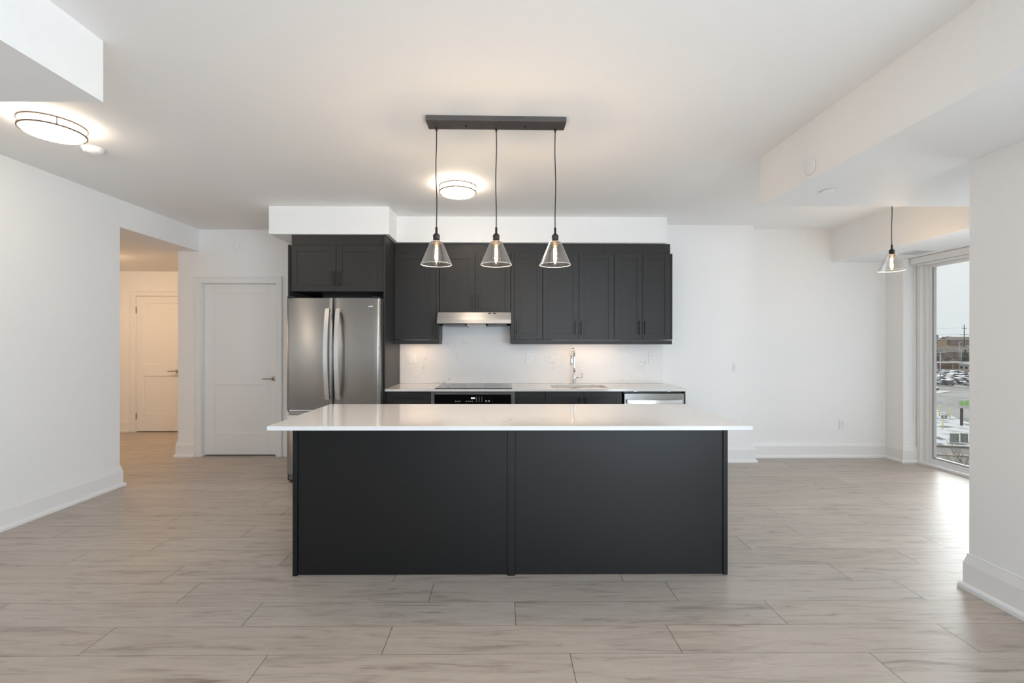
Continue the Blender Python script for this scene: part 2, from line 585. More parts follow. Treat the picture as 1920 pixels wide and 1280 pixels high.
b = B()
b.box(-3.80, XL, -3.25, 4.385, 0, CEIL)
struct(b, 'wall_left', PAINT, 'long white wall running along the left side', 'wall')
b = B()   # wall behind the camera with two tall window openings
b.box(XL, -0.57, -3.25, -3.15, 0, CEIL)
b.box(2.37, XR, -3.25, -3.15, 0, CEIL)
for xa, xb in ((-0.57, 2.37),):
    b.box(xa, xb, -3.25, -3.15, 0, .22)
    b.box(xa, xb, -3.25, -3.15, 2.48, CEIL)
struct(b, 'wall_rear', PAINT, 'white wall behind the viewpoint with tall windows', 'wall')
b = B()
b.box(XR, XR + .12, -.4, 2.52, 0, 2.395)
b.box(XR, XR + .12, -3.25, -2.6, 0, 2.395)
b.box(XR, XR + .12, -2.6, -.4, 0, .2)
b.box(XR, XR + .12, -2.6, -.4, 2.3, 2.395)
b.box(XR + .12, 4.95, 2.42, 2.52, 0, 2.395)
struct(b, 'wall_right', PAINT, 'white wall end at the right edge of the view', 'wall')
b = B()
b.box(-2.17, 2.925, YK, YK + .1, 0, CEIL)
b.box(2.825, 2.925, YK + .1, YF + .1, 0, CEIL)
struct(b, 'wall_kitchen', PAINT, 'white wall behind the kitchen cabinets', 'wall')
b = B()
b.box(2.925, 4.95, YF, YF + .1, 0, CEIL)
b.box(4.65, 4.95, 5.215, YF, 0, CEIL)
struct(b, 'wall_dining', PAINT, 'white end wall of the dining corner with its window pier', 'wall')
b = B()
b.box(4.82, 4.95, 2.52, 2.66, 0, CEIL)
b.box(4.82, 4.95, 2.66, 5.215, 2.30, CEIL)
struct(b, 'wall_window', PAINT, 'white wall above the tall dining window', 'wall')
b = B()
DX0, DX1, DZ = -3.64, -2.741, 2.105
b.box(-3.927, DX0, YC, YC + .12, 0, CEIL)
b.box(DX1, -2.07, YC, YC + .12, 0, CEIL)
b.box(DX0, DX1, YC, YC + .12, DZ, CEIL)
b.box(-2.17, -2.07, YK, YC, 0, CEIL)
b.box(DX0, DX1, YC + .125, YC + .14, 0, DZ)
b.box(-3.927, -3.80, YC + .12, YH, 0, HALLZ)
struct(b, 'wall_closet', PAINT, 'white wall with the closet door left of the fridge', 'wall')
b = B()
HX0, HX1, HZ = -5.67, -4.80, 2.108
b.box(-7.2, HX0, YH, YH + .12, 0, HALLZ)
b.box(HX1, -3.80, YH, YH + .12, 0, HALLZ)
b.box(HX0, HX1, YH, YH + .12, HZ, HALLZ)
b.box(HX0, HX1, YH + .125, YH + .14, 0, HZ)
b.box(-7.2, -7.1, 3.2, YH, 0, HALLZ)
b.box(-7.1, -3.80, 3.2, 3.3, 0, HALLZ)
struct(b, 'wall_hall', PAINT, 'warmly lit end wall of the hallway behind the opening', 'wall')

# bulkheads
b = B(); b.box(XL, -1.826, -3.15, 2.09, 2.476, CEIL)
struct(b, 'bulkhead_left', PAINT, 'boxed white bulkhead in the upper left corner', 'bulkhead')
b = B(); b.box(1.915, 4.95, -3.15, 3.345, 2.395, CEIL)
struct(b, 'bulkhead_right', PAINT, 'deep white bulkhead dropping from the ceiling at right', 'bulkhead')
b = B(); b.box(3.99, 4.82, 3.345, YF, 2.36, CEIL)
struct(b, 'bulkhead_window', PAINT, 'white bulkhead running along the window wall', 'bulkhead')
b = B()
b.box(-2.345, -1.14, 4.58, YK, 2.475, CEIL)
b.box(-1.14, 1.80, 4.935, YK, 2.475, CEIL)
struct(b, 'bulkhead_kitchen', PAINT, 'stepped white bulkhead above the kitchen cabinets', 'bulkhead')

# baseboards: profile (distance from wall, height)
BP = [(0, 0), (.034, 0), (.034, .020), (.028, .030), (.018, .034), (.018, .142), (.007, .186), (.006, .198), (0, .200)]


def baseboard(name, runs, label):
    b = B()
    for (p0, p1, nrm, e0, e1) in runs:
        p0, p1, nrm = Vector(p0), Vector(p1), Vector(nrm)
        d = (p1 - p0).normalized()
        R0 = [b.bm.verts.new((*(p0 + nrm * t - d * (t * e0)), z)) for t, z in BP]
        R1 = [b.bm.verts.new((*(p1 + nrm * t + d * (t * e1)), z)) for t, z in BP]
        n = len(BP)
        for i in range(n):
            b.bm.faces.new([R0[i], R0[(i + 1) % n], R1[(i + 1) % n], R1[i]])
        b.bm.faces.new(list(reversed(R0)))
        b.bm.faces.new(R1)
    return struct(b, name, TRIM, label, 'baseboard')


baseboard('baseboard_left', [((XL, -3.15), (XL, 4.385), (1, 0), -1, 1), ((XL, 4.385), (-3.80, 4.385), (0, 1), 1, 0)],
          'tall white baseboard along the left wall')
baseboard('baseboard_closet', [((-3.927, YC), (-3.72, YC), (0, -1), 1, 0), ((-3.927, YH), (-3.927, YC), (-1, 0), 0, 1)],
          'white baseboard stub left of the closet door')
baseboard('baseboard_hall', [((-7.1, YH), (-5.755, YH), (0, -1), -1, 0)], 'white baseboard on the hallway end wall')
baseboard('baseboard_kitchen', [((1.9, YK), (2.925, YK), (0, -1), 0, 1), ((2.925, YK), (2.925, YF), (1, 0), 1, -1)],
          'white baseboard right of the kitchen counter')
baseboard('baseboard_dining', [((2.925, YF), (4.65, YF), (0, -1), -1, -1), ((4.65, YF), (4.65, 5.215), (-1, 0), -1, 1),
                               ((4.65, 5.215), (4.80, 5.215), (0, -1), 1, 0)], 'white baseboard around the dining corner')
baseboard('baseboard_right', [((XR, 2.52), (XR, -3.15), (-1, 0), 1, -1), ((XR + .12, 2.52), (XR, 2.52), (0, 1), 1, 1),
                              ((4.82, 2.52), (XR + .12, 2.52), (0, 1), -1, -1)], 'white baseboard around the right wall end')
baseboard('baseboard_window', [((4.82, 2.66), (4.82, 2.52), (-1, 0), 0, -1)], 'white baseboard beside the dining window')


# ------------------------------------------------------------------ doors
def shaker(b, x0, x1, z0, z1, y, thick=.02, rail=.062, rec=.006, holes=None, mat=0, bev=.0012):
    """frame-and-panel front facing -y; holes = list of recessed rectangles"""
    if holes is None:
        holes = [(x0 + rail, x1 - rail, z0 + rail, z1 - rail)]
    b.box(x0 + .001, x1 - .001, y + rec, y + thick, z0 + .001, z1 - .001, mat=mat)
    hx0, hx1 = holes[0][0], holes[0][1]
    b.box(x0, hx0, y, y + thick, z0, z1, bev, mat)
    b.box(hx1, x1, y, y + thick, z0, z1, bev, mat)
    zs = [z0] + [t for h in sorted(holes, key=lambda h: h[2]) for t in (h[2], h[3])] + [z1]
    for i in range(0, len(zs), 2):
        b.box(hx0, hx1, y + .0002, y + thick, zs[i], zs[i + 1], bev, mat)


def door(name, x0, x1, ztop, y, wally, pz, handle_x, hinge_x, label, cx0, cx1):
    root = thing(name, label, 'door', ((x0 + x1) / 2, y, 0), kind='structure')
    st = .125
    b = B()
    shaker(b, x0 + .004, x1 - .004, .012, ztop - .004, y, .038, .1, .012,
           holes=[(x0 + st, x1 - st, .28, .866), (x0 + st, x1 - st, 1.048, 1.99)], bev=.004)
    b.obj('door_slab', TRIM, root)
    b = B()          # jambs lining the opening
    b.box(x0 - .0005, x0 + .003, wally - .004, wally + .12, 0, ztop)
    b.box(x1 - .003, x1 + .0005, wally - .004, wally + .12, 0, ztop)
    b.box(x0, x1, wally - .004, wally + .12, ztop - .003, ztop + .0005)
    b.obj('jamb', TRIM, root)
    b = B()          # casing with a raised back band
    w = .082
    for xa, xb, bb in ((cx0, x0, 0), (x1, cx1, 1)):
        if bb == 0:
            b.box(xa + .0215, xb, wally - .016, wally - .0002, 0, ztop, .002)
            b.box(xa, xa + .022, wally - .026, wally - .0002, 0, ztop + w - .0215, .003)
        else:
            b.box(xa, xb - .0215, wally - .016, wally - .0002, 0, ztop, .002)
            b.box(xb - .022, xb, wally - .026, wally - .0002, 0, ztop + w - .0215, .003)
    b.box(cx0 + .0215, cx1 - .0215, wally - .0161, wally - .0002, ztop + .0002, ztop + w - .0215, .002)
    b.box(cx0, cx1, wally - .0262, wally - .0002, ztop + w - .022, ztop + w + .001, .003)
    b.obj('casing', TRIM, root)
    b = B()
    hz = .945
    b.lathe((handle_x, y, hz), [(0, -.012), (.024, -.012), (.0265, -.009), (.027, 0)], 28, axis='y')
    b.lathe((handle_x, y, hz), [(.0105, -.058), (.0105, -.010)], 16, axis='y')
    s = -1
    b.tube([(handle_x + .012, y - .052, hz), (handle_x, y - .055, hz), (handle_x + s * .03, y - .058, hz), (handle_x + s * .075, y - .056, hz - .001),
            (handle_x + s * .112, y - .050, hz - .003)], [.009, .0105, .0095, .008, .0065], 14)
    b.obj('lever_handle', NICKEL, root)
    if hinge_x is not None:
        for z in (1.89, .25):
            b = B()
            b.lathe((hinge_x, y - .006, z - .05), [(0, 0), (.007, 0), (.007, .1), (0, .1)], 12)
            b.box(hinge_x, hinge_x + .014, y - .0035, y - .0005, z - .045, z + .045)
            b.obj('hinge', NICKEL, root)
    return root


door('door_1', DX0, DX1, DZ, YC + .045, YC, None, -2.792, None, 'white two-panel closet door with a nickel lever left of the fridge', -3.718, -2.664)
door('door_2', HX0, HX1, HZ, YH + .004, YH, None, -5.035, HX0 + .003, 'white two-panel door with two hinges at the end of the hallway', -5.752, -4.718)

# ------------------------------------------------------------------ dining window
w1 = thing('window_1', 'tall white framed window down to the floor at right', 'window', (4.86, 3.9, 0), kind='structure')
WY0, WY1, WZ = 2.66, 5.21, 2.30
b = B()
b.box(4.80, 4.93, WY1 - .045, WY1, 0, WZ, .002)
b.box(4.80, 4.93, WY0, WY0 + .045, 0, WZ, .002)
b.box(4.80, 4.93, WY0 + .045, WY1 - .045, 2.275, WZ, .002)
b.box(4.845, 4.93, WY1 - .085, WY1 - .045, .0285, 2.275, .002)
b.box(4.845, 4.93, WY0 + .045, WY0 + .085, .0285, 2.275, .002)
b.obj('frame', VINYL, w1)
b = B()
b.box(4.785, 4.93, WY0, WY1, 0, .028, .002)
b.box(4.846, 4.93, WY0 + .0855, WY1 - .0855, .0285, .0495, .001)
b.obj('sill', VINYL, w1)
MY = 3.62
for ya, yb in ((WY0 + .085, MY), (MY, WY1 - .085)):
    b = B()
    s = .034
    b.box(4.868, 4.91, ya, ya + s, .05, 2.275, .002)
    b.box(4.868, 4.91, yb - s, yb, .05, 2.275, .002)
    b.box(4.868, 4.91, ya + s, yb - s, .05, .05 + .030, .002)
    b.box(4.868, 4.91, ya + s, yb - s, 2.245, 2.275, .002)
    sash = b.obj('sash', VINYL, w1)
    b = B()
    b.box(4.872, 4.90, ya + s, ya + s + .006, .08, 2.245)
    b.box(4.872, 4.90, yb - s - .006, yb - s, .08, 2.245)
    b.box(4.872, 4.90, ya + s + .006, yb - s - .006, .08, .086)
    b.obj('gasket', GASK, sash)
    b = B()
    b.box(4.874, 4.90, ya + s + .006, ya + s + .020, .086, 2.245)
    b.box(4.874, 4.90, yb - s - .020, yb - s - .006, .086, 2.245)
    b.box(4.874, 4.90, ya + s + .02, yb - s - .02, .086, .096)
    b.obj('glazing_bead', ALU, sash)
    b = B()
    b.box(4.885, 4.891, ya + s + .0202, yb - s - .0202, .0962, 2.243)
    b.obj('glass_pane', PANE, sash)

rs = thing('roller_shade', 'white boxed roller shade valance above the dining window', 'roller shade', (4.76, 3.92, 2.32))
b = B(); b.box(4.715, 4.80, 2.67, 5.195, 2.286, 2.357, .004)
b.obj('valance', VINYL, rs)
b = B(); b.box(4.73, 4.795, 2.69, 5.175, 2.268, 2.284, .003)
b.obj('hem_bar', VINYL, rs)
b = B()
b.tube([(4.745, 5.192, 2.29), (4.745, 5.192, .5), (4.757, 5.192, .485), (4.769, 5.192, .5), (4.769, 5.192, 2.29)], .0022, 6)
b.obj('pull_chain', VINYL, rs)

# ------------------------------------------------------------------ kitchen uppers
YD = 4.965


def pull(parent, x, z, y, vertical=True, ln=.15):
    b = B()
    w = .0065
    if vertical:
        b.box(x - w, x + w, y - .030, y - .020, z - ln / 2, z + ln / 2, .002)
        for s in (-1, 1):
            b.box(x - w, x + w, y - .021, y - .0002, z + s * (ln / 2 - .006) - .006, z + s * (ln / 2 - .006) + .006, .001)
    else:
        b.box(x - ln / 2, x + ln / 2, y - .030, y - .020, z - w, z + w, .002)
        for s in (-1, 1):
            b.box(x + s * (ln / 2 - .006) - .006, x + s * (ln / 2 - .006) + .006, y - .021, y - .0002, z - w, z + w, .001)
    return b.obj('pull_handle', BLACK, parent)


def cabinet(name, label, x0, x1, z0, z1, doors, y=YD, back=YK, stiles=(), group=None, toe=False):
    """doors: (x0, x1, handle x, handle z, handle length)"""
    root = thing(name, label, 'cabinet', ((x0 + x1) / 2, y, z0 if not toe else 0), group)
    b = B()
    b.box(x0, x1, y + .022, back, z0, z1)
    if toe:
        b.box(x0, x1, y + .08, back, 0, z0)
    b.obj('carcass', CAB, root)
    for (a, c, hx, hz, ln) in doors:
        b = B()
        shaker(b, a, c, z0 + .002, z1 - .001, y)
        d = b.obj('door', CAB, root)
        pull(d, hx, hz, y, True, ln)
    for a, c in stiles:
        b = B()
        b.box(a, c, y + .002, y + .0215, z0 + .001, z1, .001)
        b.obj('filler_strip', CAB, root)
    return root


cabinet('wall_cabinet', 'charcoal single-door wall cabinet left of the range hood', -1.174, -.687, 1.418, 2.362,
        [(-1.172, -.722, -.752, 1.548, .145)], stiles=[(-.7195, -.688)])
cabinet('wall_cabinet', 'short charcoal two-door wall cabinet directly above the range hood', -.683, .096, 1.706, 2.362,
        [(-.681, -.2955, -.322, 1.838, .145), (-.2915, .095, -.2605, 1.838, .145)])
cabinet('wall_cabinet', 'narrow charcoal single-door wall cabinet just right of the range hood', .099, .4475, 1.418, 2.362,
        [(.138, .446, .168, 1.548, .145)], stiles=[(.100, .1355)])
cabinet('wall_cabinet', 'wide charcoal two-door wall cabinet above the sink', .4495, 1.2315, 1.418, 2.362,
        [(.451, .8425, .808, 1.548, .145), (.8465, 1.230, .873, 1.548, .145)])
cabinet('wall_cabinet', 'charcoal two-door wall cabinet at the right end of the run', 1.2335, 1.874, 1.418, 2.362,
        [(1.235, 1.544, 1.509, 1.548, .145), (1.548, 1.853, 1.570, 1.548, .145)], stiles=[(1.856, 1.874)])
b = B()
b.box(-1.174, 1.12, 4.985, 5.005, 2.364, 2.474, .001)
b.box(1.1215, 1.855, 4.985, 5.005, 2.364, 2.474, .001)
tag(b.obj('cabinet_filler', CAB), 'long charcoal filler panel between wall cabinets and kitchen bulkhead', 'filler panel')
b = B(); b.box(-1.174, -.687, 4.972, 4.992, 1.368, 1.412, .0015); b.box(-.707, -.687, 4.993, 5.225, 1.368, 1.412, .0015)
tag(b.obj('light_rail', CAB), 'short charcoal light rail under the cabinet left of the hood', 'light rail')
b = B(); b.box(.099, 1.872, 4.972, 4.992, 1.368, 1.412, .0015); b.box(.099, .119, 4.993, 5.225, 1.368, 1.412, .0015)
tag(b.obj('light_rail', CAB), 'long charcoal light rail under the cabinets above the sink', 'light rail')


def under_light(x0, x1, label, power):
    t = thing('under_cabinet_light', label, 'light', ((x0 + x1) / 2, 5.03, 1.405))
    b = B(); b.box(x0, x1, 5.015, 5.045, 1.404, 1.4175, .002)
    b.obj('housing', PLASTIC, t)
    b = B(); b.box(x0 + .01, x1 - .01, 5.02, 5.04, 1.4015, 1.4035)
    b.obj('led_strip', LEDM, t)
    add_light('AREA', 'led_glow', ((x0 + x1) / 2, 5.03, 1.400), power, (1.0, .66, .40), t, shape='RECTANGLE', size=x1 - x0 - .02, size_y=.02)


under_light(-1.08, -.80, 'slim warm light bar under the cabinet left of the hood', .5)
under_light(.55, 1.30, 'slim warm light bar under the cabinets above the sink', .6)

# fridge surround
b = B(); b.box(-2.155, -2.138, 4.58, YK - .002, 0, 2.368, .001)
tag(b.obj('fridge_side_panel', CAB), 'tall charcoal end panel on the left of the fridge beside the closet door', 'panel')
b = B(); b.box(-1.194, -1.176, 4.58, YK - .002, 0, 2.474, .001)
tag(b.obj('fridge_side_panel', CAB), 'tall charcoal panel between the fridge and the countertop', 'panel')
fc = thing('fridge_cabinet', 'charcoal two-door cabinet above the fridge', 'cabinet', (-1.67, 4.6, 1.9))
b = B(); b.box(-2.137, -1.195, 4.622, YK - .002, 1.90, 2.368)
b.obj('carcass', CAB, fc)
for a, c, hx in ((-2.136, -1.681, -1.709), (-1.677, -1.197, -1.650)):
    b = B(); shaker(b, a, c, 1.902, 2.366, 4.60)
    d = b.obj('door', CAB, fc)
    pull(d, hx, 2.03, 4.60, True, .14)
b = B(); b.box(-2.130, -1.195, 4.61, 4.63, 2.369, 2.474, .001)
b.obj('filler_strip', CAB, fc)

# ------------------------------------------------------------------ fridge
fr = thing('refrigerator', 'stainless french-door refrigerator between charcoal panels', 'refrigerator', (-1.66, 4.8, 0))
b = B(); b.box(-2.112, -1.202, 4.537, 5.2, .06, 1.80, .003)
b.obj('body', GREYM, fr)


def bowed(b, x0, x1, z0, z1, yf, yb, bow, n=14):
    xm, hw = (x0 + x1) / 2, (x1 - x0) / 2
    pts = []
    for i in range(n + 1):
        x = x0 + (x1 - x0) * i / n
        t = (x - xm) / hw
        yy = yf + bow * t * t + (.006 if i in (0, n) else 0)
        pts.append((x, yy))
    pts += [(x1, yb), (x0, yb)]
    b.prism(pts, 'z', z0, z1, smooth=False)
    for f in b.bm.faces:
        if abs(f.normal.z) < .5 and f.calc_center_median().y < yf + bow + .004:
            f.smooth = True


def door_handle(parent, x, z0, z1):
    b = B()
    n = 18
    pts = []
    A, C = [], []
    for i in range(n + 1):
        t = i / n
        z = z0 + (z1 - z0) * t
        yy = 4.428 - .058 * math.sin(math.pi * t) ** .8
        A.append((yy, z)); C.append((yy + .016, z))
    b.prism(A + list(reversed(C)), 'x', x - .0205, x + .0205)
    b.box(x - .016, x + .016, 4.43, 4.4695, z0 + .004, z0 + .035, .002)
    b.box(x - .016, x + .016, 4.43, 4.4695, z1 - .035, z1 - .004, .002)
    return b.obj('handle', STEELH, parent)


b = B(); bowed(b, -2.117, -1.6685, .722, 1.819, 4.466, 4.53, .010)
fd = b.obj('door', STEEL, fr)
door_handle(fd, -1.700, .827, 1.716)
b = B(); bowed(b, -1.6605, -1.198, .722, 1.819, 4.466, 4.53, .010)
fd2 = b.obj('door', STEEL, fr)
door_handle(fd2, -1.598, .827, 1.716)
b = B()      # small worn maker's mark, not readable
for x, w, h in ((-1.343, .016, .010), (-1.325, .010, .013), (-1.313, .014, .010), (-1.297, .004, .013), (-1.290, .006, .010), (-1.281, .010, .014)):
    b.box(x, x + w, 4.4685, 4.4745, 1.732, 1.732 + h)
b.obj('badge', PLASTIC, fd2)
b = B(); bowed(b, -2.117, -1.198, .085, .702, 4.466, 4.53, .012)
fz = b.obj('freezer_drawer', STEEL, fr)
b = B()
b.box(-2.085, -1.23, 4.405, 4.425, .640, .680, .004)
for x in (-2.05, -1.265):
    b.box(x - .014, x + .014, 4.425, 4.4745, .645, .675, .002)
b.obj('handle', STEELH, fz)
for z0, z1 in ((.704, .720),):
    b = B(); b.box(-2.105, -1.21, 4.50, 4.536, z0, z1)
    b.obj('gasket', STEELH, fr)
b = B(); b.box(-2.105, -1.208, 4.50, 4.5365, .03, .082)
b.obj('toe_grille', GREYM, fr)
for x in (-2.085, -1.225):
    b = B()
    b.lathe((x, 4.515, 0), [(0, 0), (.018, 0), (.018, .012), (.010, .016), (.010, .03)], 16)
    b.obj('foot', BLACKP, fr)
for x in (-2.075, -1.24):
    b = B(); b.box(x - .035, x + .035, 4.47, 4.60, 1.8205, 1.836, .003)
    b.obj('hinge_cap', BLACKP, fr)

# ------------------------------------------------------------------ range hood
hd = thing('range_hood', 'slim stainless under-cabinet range hood above the cooktop', 'range hood', (-.29, 4.98, 1.58))
b = B()
pts = [(5.235, 1.704), (4.79, 1.704), (4.768, 1.700), (4.715, 1.640), (4.703, 1.622), (4.70, 1.585), (4.706, 1.580), (5.235, 1.580)]
b.prism(pts, 'x', -.672, .094)
b.obj('body', STEEL, hd)
b = B()
b.prism([(4.74, 1.5795), (5.22, 1.5795), (5.20, 1.556), (4.77, 1.566)], 'x', -.37, -.17)
b.obj('filter_cover', STEELH, hd)
for xa, xb in ((-.62, -.39), (-.15, .05)):
    b = B(); b.box(xa, xb, 4.76, 5.18, 1.570, 1.5795, .002)
    b.obj('filter', GREYM, hd)
for x in (-.128, -.078):
    b = B()
    b.box(x - .017, x + .017, 4.752, 4.772, 1.687, 1.696, .003)
    b.obj('button', BLACKP, hd)

# ------------------------------------------------------------------ backsplash, counter, sink, faucet
b = B()
b.box(-1.175, 1.862, 5.232, YK - .0005, .9165, 1.4165)
b.box(-.6855, .0975, 5.232, YK - .0005, 1.4165, 1.5795)
tag(b.obj('backsplash', QSPLASH), 'white veined quartz backsplash behind the cooktop and sink', 'backsplash')

CT0, CT1 = .893, .9155
sx0, sx1, sy0, sy1 = .525, 1.115, 4.70, 5.035
b = B()
b.box(-1.175, sx0, 4.565, YK - .001, CT0, CT1)
b.box(sx1, 1.895, 4.565, YK - .001, CT0, CT1)
b.box(sx0, sx1, 4.565, sy0, CT0, CT1)
b.box(sx0, sx1, sy1, YK - .001, CT0, CT1)
bmesh.ops.remove_doubles(b.bm, verts=b.bm.verts, dist=1e-5)
tag(b.obj('countertop', QUARTZ), 'long white quartz countertop along the kitchen wall', 'countertop')

sk = thing('sink', 'double-bowl stainless undermount sink below the faucet', 'sink', (.82, 4.87, .70))


def bowl(x0, x1, y0, y1, zt, zb, r=.045):
    b = B()
    def ring(ins, z, rad):
        out = []
        for cxx, cyy, a0 in ((x1 - ins - rad, y1 - ins - rad, 0), (x0 + ins + rad, y1 - ins - rad, 90), (x0 + ins + rad, y0 + ins + rad, 180), (x1 - ins - rad, y0 + ins + rad, 270)):
            for k in range(6):
                a = math.radians(a0 + 90 * k / 5)
                out.append(b.bm.verts.new((cxx + rad * math.cos(a), cyy + rad * math.sin(a), z)))
        return out
    rings = [ring(-.018, zt, r + .018), ring(0, zt, r), ring(.003, zt - .01, r), ring(.012, zb + .03, r), ring(.035, zb, r - .01)]
    n = len(rings[0])
    for A, C in zip(rings, rings[1:]):
        for i in range(n):
            q = b.bm.faces.new([A[i], A[(i + 1) % n], C[(i + 1) % n], C[i]]); q.smooth = True
    b.bm.faces.new(list(reversed(rings[-1])))
    return b


bowl(.528, .812, 4.703, 5.032, .8905, .70).obj('bowl', SINKS, sk)
bowl(.852, 1.112, 4.703, 5.032, .8905, .72).obj('bowl', SINKS, sk)
b = B(); b.box(.8325, .8335 + .001, 4.70, 5.035, .80, .8905)
b.obj('divider', SINKS, sk)
for x, z in ((.67, .7005), (.98, .7205)):
    b = B(); b.lathe((x, 4.87, z), [(0, .001), (.03, .001), (.042, .003), (.044, 0)], 24)
    b.obj('drain', CHROME, sk)

fa = thing('faucet', 'tall chrome gooseneck faucet behind the sink', 'faucet', (.821, 5.13, CT1))
b = B()
b.lathe((.821, 5.13, CT1), [(0, 0), (.027, 0), (.027, .006), (.0235, .010), (.0235, .100), (.022, .104), (0.0, .104)], 28)
b.obj('base', CHROME, fa)
b = B()
pts = [(.821, 5.13, 1.015), (.821, 5.13, 1.10), (.821, 5.13, 1.20)]
dx, dy = -.33, -.944
for i in range(0, 13):
    a = math.pi * i / 12
    rr_ = .085
    off_ = rr_ * (1 - math.cos(a))
    pts.append((.821 + dx * off_, 5.13 + dy * off_, 1.228 + rr_ * math.sin(a)))
b.tube(pts, .0135, 18)
b.obj('spout', CHROME, fa)
b = B()
ex, ey = .821 + dx * .17, 5.13 + dy * .17
b.tube([(ex, ey, 1.229), (ex, ey, 1.20), (ex, ey, 1.16), (ex, ey, 1.145)], [.0150, .0165, .0165, .0150], 18)
b.obj('spray_head', CHROME, fa)
b = B()
b.lathe((.842, 5.13, .998), [(.0, 0), (.014, 0), (.014, .075), (0, .075)], 18, axis='x')
b.obj('valve', CHROME, fa)
b = B(); b.tube([(.906, 5.13, 1.006), (.909, 5.128, 1.05), (.911, 5.126, 1.095)], [.006, .005, .0045], 10)
b.obj('lever', CHROME, fa)

ck = thing('cooktop', 'black glass cooktop set into the kitchen counter', 'cooktop', (-.29, 4.87, CT1))
b = B(); b.box(-.677, .106, 4.585, 5.15, CT1 + .0005, CT1 + .0065, .0015)
b.obj('glass_top', COOKG, ck)
for x, y, r in ((-.48, 4.74, .10), (-.10, 4.74, .085), (-.48, 5.0, .075), (-.10, 5.0, .10)):
    b = B(); b.torus((x, y, CT1 + .0066), r, .0006, 48, 6)
    b.obj('burner_ring', GREYM, ck)

# ------------------------------------------------------------------ base units
YB = 4.60
bc = thing('base_cabinet', 'charcoal drawer base cabinet beside the fridge panel', 'cabinet', (-.95, YB, 0))
b = B(); b.box(-1.174, -.722, YB + .022, YK, .10, .892); b.box(-1.174, -.722, YB + .08, YK, 0, .10)
b.obj('carcass', CAB, bc)
for z0, z1 in ((.70, .886), (.40, .696), (.104, .396)):
    b = B()
    if z0 > .6:
        b.box(-1.172, -.724, YB, YB + .02, z0, z1, .0015)
    else:
        shaker(b, -1.172, -.724, z0, z1, YB)
    d = b.obj('drawer', CAB, bc)
    pull(d, -.95, (z0 + z1) / 2 + (.042 if z0 > .6 else 0), YB, False, .30 if z0 > .6 else .18)

ov = thing('oven', 'built-in oven with black glass control panel under the cooktop', 'oven', (-.29, YB, .1))
b = B()
b.box(-.719, .133, YB + .022, YK - .01, .0, .890)
b.box(-.719, -.682, YB, YB + .0215, .10, .888, .0015)
b.box(.094, .133, YB, YB + .0215, .10, .888, .0015)
b.box(-.6815, .0935, YB, YB + .0215, .875, .888, .0015)
b.obj('surround', GREYM, ov)
b = B(); b.prism([(4.575, .862), (4.595, .874), (4.6215, .874), (4.6215, .862)], 'x', -.6815, .0935)
b.obj('trim_strip', STEELH, ov)
b = B(); b.box(-.681, .093, 4.583, 4.621, .735, .8615, .002)
cp = b.obj('control_panel', BGLASS, ov)
b = B()
for k in range(3):
    b.torus((-.304 + k * .0125, 4.5822, .823), .0052, .0016, 16, 6, axis='y')
b.obj('display', DISPLAY, cp)
marks = [(x - .004, x + .004, .787, .795) for x in (-.465, -.445, -.425, -.36, -.34, -.32, -.30)]
marks += [(-.259 + i * .027, -.253 + i * .027, .788 + j * .0145, .793 + j * .0145) for i in range(3) for j in range(4)]
for xa, xb, za, zb in marks:
    b = B(); b.box(xa, xb, 4.5815, 4.5828, za, zb)
    b.obj('legend_mark', LEGEND, cp)
for x in (-.158, -.130):
    b = B(); b.lathe((x, 4.5828, .793), [(0, -.0012), (.0085, -.0012), (.0085, 0)], 16, axis='y')
    b.obj('touch_button', LEGEND, cp)
b = B(); b.box(-.681, .093, 4.583, 4.621, .13, .730, .002)
od = b.obj('oven_door', BGLASS, ov)
b = B(); b.tube([(-.62, 4.54, .69), (.03, 4.54, .69)], .011, 14)
for x in (-.58, -.01):
    b.tube([(x, 4.54, .69), (x, 4.5829, .69)], .008, 10)
b.obj('handle', STEELH, od)


def base_cab(label, x0, x1, doors):
    t = thing('base_cabinet', label, 'cabinet', ((x0 + x1) / 2, YB, 0))
    b = B()
    b.box(x0, x1, YB + .022, YK - .001, .10, .64); b.box(x0, x1, YB + .08, YK - .001, 0, .10)
    b.box(x0, x1, YB + .022, YB + .045, .64, .892)
    b.box(x0, x0 + .016, YB + .045, YK - .001, .64, .88); b.box(x1 - .016, x1, YB + .045, YK - .001, .64, .88)
    b.obj('carcass', CAB, t)
    for a, c, hx in doors:
        b = B(); shaker(b, a, c, .104, .886, YB, rail=.058)
        d = b.obj('door', CAB, t)
        pull(d, hx, .76, YB, True, .145)


base_cab('narrow charcoal single-door base cabinet right of the oven', .1355, .441, [(.137, .4395, .166)])
base_cab('charcoal two-door sink base cabinet under the sink', .443, 1.222, [(.4445, .8305, .797), (.8335, 1.2205, .8565)])
dw = thing('dishwasher', 'stainless dishwasher at the right end of the counter', 'dishwasher', (1.545, YB, 0))
b = B(); b.box(1.245, 1.846, YB + .03, YK - .01, .09, .884); b.box(1.245, 1.846, YB + .1, YK - .01, 0, .09)
b.obj('body', BLACKP, dw)
b = B(); b.box(1.243, 1.848, YB - .012, YB + .029, .11, .868, .003)
dd = b.obj('door', STEEL, dw)
b = B()
A, C = [], []
for i in range(15):
    t = i / 14
    x = 1.263 + .56 * t
    yy = 4.555 - .022 * math.sin(math.pi * t)
    A.append((x, yy)); C.append((x, yy + .014))
b.prism(A + list(reversed(C)), 'z', .772, .808)
for x in (1.28, 1.806):
    b.box(x - .012, x + .012, 4.566, 4.5885, .778, .802, .002)
b.obj('handle', STEELH, dd)
for x in (1.36, 1.70):
    b = B(); b.box(x - .014, x + .014, YB - .004, YB + .0295, .8845, .892, .001)
    b.obj('mounting_clip', STEELH, dw)
